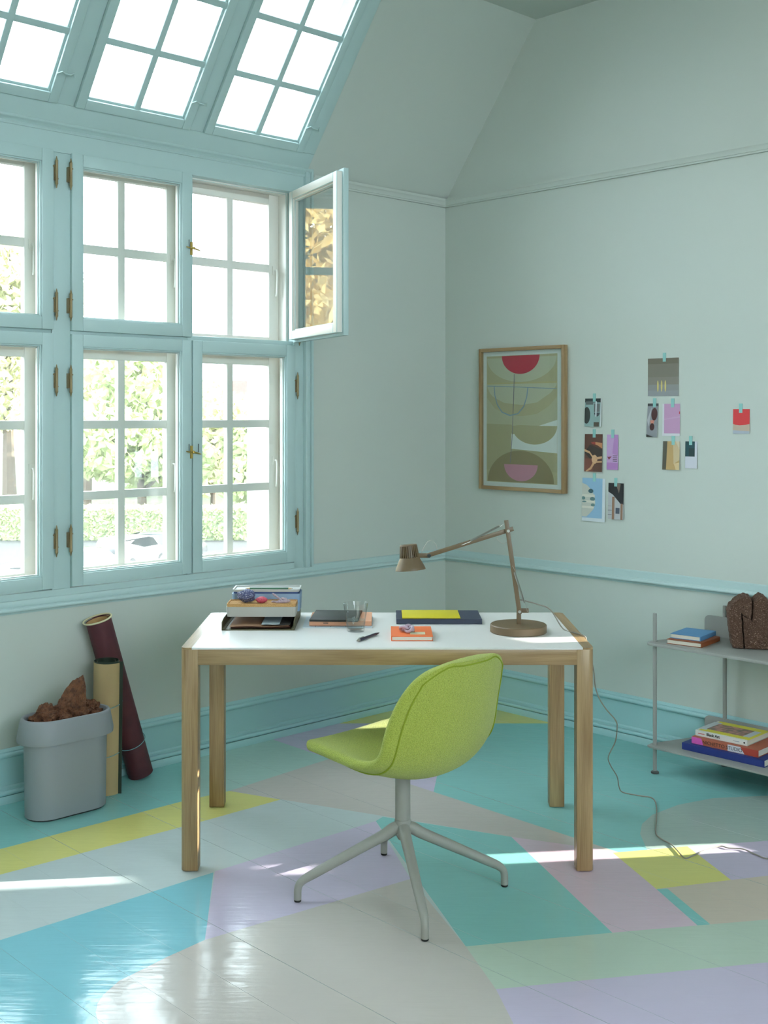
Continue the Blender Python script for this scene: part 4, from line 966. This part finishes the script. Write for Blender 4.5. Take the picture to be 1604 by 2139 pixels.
def spiral(r, turns, th, n=64, inner=.60, phase=0.0):
    o, i_ = [], []
    for k in range(n+1):
        t = k/n; a = phase-2*PI*turns*t; rr = r*(1-(1-inner)*t)
        o.append((rr*math.cos(a), rr*math.sin(a))); i_.append(((rr-th)*math.cos(a), (rr-th)*math.sin(a)))
    return o+i_[::-1]
def roll(name, label, base, topv, r, h, layers, turns, phase, inner=.66):
    t = thing(name, label, 'paper roll', base)
    d = (Vector(topv)-Vector(base)).normalized(); t.rotation_euler = Vector((0, 0, 1)).rotation_difference(d).to_euler()
    for nm, m, off, z0, z1 in layers:
        mb = MB(); P = spiral(r-off, turns, .0016, inner=inner, phase=phase); k = len(P)//2
        vv = [(x, y, z0) for x, y in P]+[(x, y, z1) for x, y in P]; n = len(P); ff = []
        for i in range(n): ff.append((i, (i+1) % n, n+(i+1) % n, n+i))
        for i in range(k-1): ff.append((i, i+1, n-2-i, n-1-i)); ff.append((n+i, n+n-1-i, n+n-2-i, n+i+1))
        mb.add(vv, ff); mb.build(nm, m, t)
    return t
M_CREAM = mat('cream_cardboard', (190, 163, 120), .75); M_DKG = mat('dark_green_paper', (40, 54, 44), .7); M_BURG = mat('burgundy_paper', (84, 36, 44), .65, var=(14, (70, 28, 38), .4, .7)); M_KRF = mat('kraft_liner', (196, 158, 106), .8); M_EDGE = mat('cream_paper_edge', (224, 214, 176), .8)
M_STR = mat('pale_blue_string', (120, 170, 178), .8)
vm = Vector((0, -1, 0))
r1b = W(2.148, .160, 0); r1t = W(2.148, .172, .52)
ph = math.radians(-20)
rc1 = roll('paper_roll', 'cream paper roll with dark green lining tied with blue string', (r1b.x, r1b.y, 0.0), tuple(r1t), .0585, .52, [('cream_sheet', M_CREAM, 0, 0, .524), ('green_lining', M_DKG, .0020, 0, .529)], 1.9, ph, .58)
fl2 = MB(); fl2.box(.050, .0670, -.022, -.0192, .0, .529); fl2.build('loose_flap', M_DKG, rc1)
for z in (.16, .352):
    MB().tube([(.0605*math.cos(2*PI*i/40), .0605*math.sin(2*PI*i/40), z+.012*math.sin(2*PI*i/40+.9)) for i in range(40)], .0014, 6, closed=True).build('string', M_STR, rc1)
r2b = W(1.945, .088, .012); r2t = W(2.137, .072, .685)
rc2 = roll('paper_roll', 'tall burgundy paper roll leaning on the window wall', tuple(r2b), tuple(r2t), .0575, .70, [('burgundy_sheet', M_BURG, 0, .0, .690), ('kraft_lining', M_KRF, .0018, .004, .687)], 1.6, 2.2, .70)
MB().tube([(.0572*math.cos(2*PI*i/40), .0572*math.sin(2*PI*i/40), .6925+.0005) for i in range(40)], .0035, 6, closed=True).build('cream_rim', M_EDGE, rc2)
MB().tube([(.0592*math.cos(2*PI*i/40), .0592*math.sin(2*PI*i/40), .15+.012*math.sin(2*PI*i/40)) for i in range(40)], .0014, 6, closed=True).build('string', M_STR, rc2)

# ------------------------------------------------------------------ outside: ground, trees, hedge, cars, house
GZ = -6.4
tag(MB().box(-140, 140, -60, 240, GZ-.3, GZ).build('ground', mat('pale_asphalt', (62, 61, 60), .9, var=(.3, (57, 56, 55), .4, .6))), kind='structure')
tag(MB().box(-90, 40, 78, 240, GZ, GZ+.12).build('lawn', mat('lawn_green', (70, 78, 52), .95, var=(.4, (82, 80, 58), .4, .6))), kind='structure')
def leaf_mat(name, c, c2):
    m = bpy.data.materials.new(name); m.use_nodes = True; nt = m.node_tree; nt.nodes.clear(); L = nt.links
    out = nt.nodes.new('ShaderNodeOutputMaterial'); mix = nt.nodes.new('ShaderNodeMixShader'); mix.inputs[0].default_value = .45
    di = nt.nodes.new('ShaderNodeBsdfDiffuse'); tr = nt.nodes.new('ShaderNodeBsdfTranslucent'); tc = nt.nodes.new('ShaderNodeTexCoord')
    n = nt.nodes.new('ShaderNodeTexNoise'); n.inputs['Scale'].default_value = .9; mx = nt.nodes.new('ShaderNodeMix'); mx.data_type = 'RGBA'
    mx.inputs[6].default_value = lin(c); mx.inputs[7].default_value = lin(c2)
    L.new(tc.outputs['Object'], n.inputs['Vector']); L.new(n.outputs['Fac'], mx.inputs[0])
    for b in (di, tr): L.new(mx.outputs[2], b.inputs['Color'])
    L.new(di.outputs[0], mix.inputs[1]); L.new(tr.outputs[0], mix.inputs[2]); L.new(mix.outputs[0], out.inputs[0]); return m
LF = [leaf_mat('leaf_green', (184, 194, 152), (204, 208, 160)), leaf_mat('leaf_olive', (196, 198, 162), (212, 208, 166)), leaf_mat('leaf_dark', (170, 184, 150), (186, 194, 154)), leaf_mat('leaf_yellow', (238, 212, 150), (226, 214, 168))]
M_BARK = mat('bark', (92, 80, 68), .9, bump=(12, .5, .03))
def leaves(rng, blobs, n, size):
    vv = []; ff = []
    tot = sum(b[3]*b[4]*b[5] for b in blobs)
    for bx, by, bz, rx, ry, rz in blobs:
        for _ in range(int(n*rx*ry*rz/tot)):
            while True:
                x, y, z = rng.uniform(-1, 1), rng.uniform(-1, 1), rng.uniform(-1, 1); q = x*x+y*y+z*z
                if .15 < q < 1: break
            k = q**-.2; p = Vector((bx+x*rx*k, by+y*ry*k, bz+z*rz*k))
            u = Vector((rng.uniform(-1, 1), rng.uniform(-1, 1), rng.uniform(-1, 1))).normalized(); w = u.orthogonal().normalized(); w = (w*math.cos(rng.random()*6)+u.cross(w)*math.sin(rng.random()*6)).normalized()
            s = size*rng.uniform(.6, 1.3); o = len(vv)
            vv += [tuple(p-u*s), tuple(p+w*s*.45), tuple(p+u*s), tuple(p-w*s*.45)]; ff.append((o, o+1, o+2, o+3))
    return vv, ff
def tree(label, x, y, h, cr, n, size, m, seed, crown_lo=.3, z=GZ):
    rng = random.Random(seed); t = thing('tree', label, 'tree', (x, y, z), 0, 'trees outside the windows')
    tr = MB(); tr.tube(catmull([(0, 0, 0), (rng.uniform(-.2, .2), 0, h*.25), (rng.uniform(-.3, .3), rng.uniform(-.3, .3), h*.55), (0, 0, h*.85)], 4), [h*.028*(1-.85*i/12) for i in range(13)], 8)
    blobs = [(0, 0, h*(crown_lo+1)/2, cr*.7, cr*.7, h*(1-crown_lo)*.45)]
    for k in range(7):
        a = k*2.4+rng.random(); zz = h*(crown_lo+(1-crown_lo)*rng.uniform(.15, .85)); r = cr*.62*rng.uniform(.7, 1.2)*(1.1-.4*(zz/h)); d = cr*.55
        bx, by = d*math.cos(a), d*math.sin(a); blobs.append((bx, by, zz, r, r, r*.8))
        tr.tube([(0, 0, zz-h*.14), (bx*.5, by*.5, zz-h*.05), (bx, by, zz)], [h*.012, h*.007, h*.003], 6)
    tr.build('trunk', M_BARK, t)
    vv, ff = leaves(rng, blobs, n, size); MB().add(vv, ff).build('foliage', m, t, smooth=False)
    return t
def X_at(u, y): return (u-CX)/F_PX*y
tree('broad green tree standing behind the hedge in the middle window', X_at(300, 82), 82, 14.3, 5.2, 6500, .45, LF[0], 1, .18)
tree('olive green tree at the left of the middle window', X_at(180, 97), 97, 16.2, 5.5, 6500, .45, LF[1], 2, .2)
tree('pale tree seen through the left window beyond the parked cars', X_at(20, 112), 112, 26, 7.5, 8500, .55, LF[1], 3, .2)
tree('dark green tree at the far left beyond the car park', X_at(-110, 130), 130, 22, 6.5, 6000, .5, LF[2], 4, .2)
tree('small olive tree below the house in the right window', X_at(445, 95), 95, 9.5, 4.2, 5000, .4, LF[1], 5, .15)
tree('small green tree beside the house in the right window', X_at(548, 82), 82, 8.4, 3.3, 5000, .4, LF[0], 6, .15)
tree('dark green tree filling the gap behind the middle window', X_at(385, 110), 110, 11.5, 5, 5000, .45, LF[2], 8, .2)
# yellow autumn tree close to the house, mirrored in the open casement
yt = W(2.15, -7.6); tree('yellow autumn tree close outside, mirrored in the open casement', yt.x, yt.y, 12.2, 2.5, 26000, .10, LF[3], 7, .42)
hg = thing('hedge', 'clipped green hedge behind the parked cars', 'hedge', (X_at(260, 74), 74, GZ))
rng = random.Random(12); vv = []; ff = []
for _ in range(9000):
    p = Vector((rng.uniform(-16, 12), rng.choice((-.7, -.7, .7))*rng.uniform(.8, 1), rng.uniform(.05, 2.0)) if rng.random() < .7 else (rng.uniform(-16, 12), rng.uniform(-.7, .7), rng.uniform(1.85, 2.1)))
    u = Vector((rng.uniform(-1, 1), rng.uniform(-1, 1), rng.uniform(-1, 1))).normalized(); w = u.orthogonal().normalized(); s = .2*rng.uniform(.6, 1.3); o = len(vv)
    vv += [tuple(p-u*s), tuple(p+w*s*.6), tuple(p+u*s), tuple(p-w*s*.6)]; ff.append((o, o+1, o+2, o+3))
MB().add(vv, ff).build('foliage', LF[0], hg, smooth=False)
MB().box(-15.9, 11.9, -.55, .55, 0, 1.85).build('inner_growth', LF[2], hg)
def car(label, x, y, rot, body_c, van=False):
    t = thing('car', label, 'car', (x, y, GZ), rot, 'cars parked outside')
    bm_ = mat('car_paint%d_%d_%d' % body_c, body_c, .25, coat=.6)
    L_, W_ = 4.3, 1.75
    prof = [(-2.15, .35), (-2.12, .75), (-1.95, .92), (-1.0, 1.0), (-.35, 1.42), (.1, 1.50), (1.1, 1.48), (1.65, 1.30), (2.05, .98), (2.13, .7), (2.13, .35)]
    if van: prof = [(-2.15, .35), (-2.12, .8), (-1.9, .98), (-1.3, 1.08), (-.75, 1.58), (-.3, 1.68), (1.9, 1.68), (2.08, 1.5), (2.14, .9), (2.14, .35)]
    mb = MB(); mb.prism(prof, -W_/2, W_/2, T=lambda px, pz, q: (px, q*(1 if pz < 1.05 else .86), pz)); mb.build('body', bm_, t, bevel=.05, seg=2)
    gw = [(-.9, 1.03), (-.36, 1.38), (.1, 1.44), (1.05, 1.42), (1.55, 1.25), (1.7, 1.03)] if not van else [(-1.2, 1.1), (-.72, 1.52), (-.3, 1.6), (1.8, 1.6), (1.95, 1.1)]
    gm = MB(); gm.prism(gw, -W_/2*.93, W_/2*.93, T=lambda px, pz, q: (px, q*(1.0 if pz < 1.05 else .935), pz)); gm.build('side_windows', mat('car_window', (22, 26, 27), .1), t)
    for px in (-.55, .42):
        pass
    rw = MB(); rw.prism([(prof[-4][0]+.02, prof[-4][1]-.06), (prof[-3][0]+.03, prof[-3][1]+.04)] if False else [(0, 0), (.01, 0), (.01, .3), (0, .3)], -.62, .62, T=lambda px, pz, q: (1.86+px-.45*pz if not van else 2.06+px-.1*pz, q, 1.1+pz)); rw.build('rear_window', mat('car_window', (22, 26, 27), .1), t)
    for wx in (-1.35, 1.3):
        for sy in (-1, 1):
            wh = MB().lathe([(0, -.1), (.18, -.1), (.31, -.1), (.33, -.07), (.33, .07), (.31, .1), (.18, .1), (0, .1)], 20, Matrix.Translation((wx, sy*(W_/2-.08), .33)) @ Matrix.Rotation(PI/2, 4, 'X')).build('wheel', mat('tyre', (40, 42, 44), .8), t)
            MB().lathe([(0, 0), (.19, 0), (.17, .02), (0, .03)], 16, Matrix.Translation((wx, sy*(W_/2+.022), .33)) @ Matrix.Rotation(-sy*PI/2, 4, 'X')).build('hub_cap', mat('hub_cap', (150, 152, 152), .4), wh)
    for sy in (-1, 1): MB().box(2.08, 2.15, sy*.55-.15, sy*.55+.15, .72, .88).build('tail_light', mat('tail_light', (150, 40, 36), .3), t, bevel=.02)
    return t
car('silver car parked in the middle window', X_at(190, 56), 56, math.radians(150), (70, 69, 69))
car('white van parked right of the silver car', X_at(278, 60.5), 60.5, math.radians(-112), (98, 98, 98), True)
car('silver car at the right edge of the middle window', X_at(345, 64), 64, math.radians(168), (66, 66, 68))
car('silver hatchback seen through the left window', X_at(22, 50), 50, math.radians(20), (72, 70, 69))
car('dark car at the bottom of the left window', X_at(-18, 44), 44, math.radians(160), (38, 40, 43))
hs = thing('house', 'pale house with a pink tiled roof behind the trees', 'house', (X_at(488, 124), 124, GZ))
MB().box(-6, 6, 0, 9, 0, 6.6).build('walls', mat('cream_house_wall', (112, 107, 103), .9), hs)
rf = MB(); rf.prism([(-.6, 6.5), (9.6, 6.5), (4.5, 11.6)], -6.5, 6.5, T=lambda y, z, t: (t, y, z)); rf.build('roof', mat('pink_roof_tiles', (110, 74, 68), .9), hs)
for bx in (-4.2, -1.4, 1.4, 4.2):
    for bz in (1.2, 4.2): wo = MB().box(bx-.55, bx+.55, -.06, .02, bz, bz+1.5).build('house_window', mat('house_window_frame', (120,120,118), .6), hs); MB().box(bx-.46, bx+.46, -.08, -.055, bz+.09, bz+1.41).build('pane', mat('house_pane', (120, 130, 136), .15), wo)
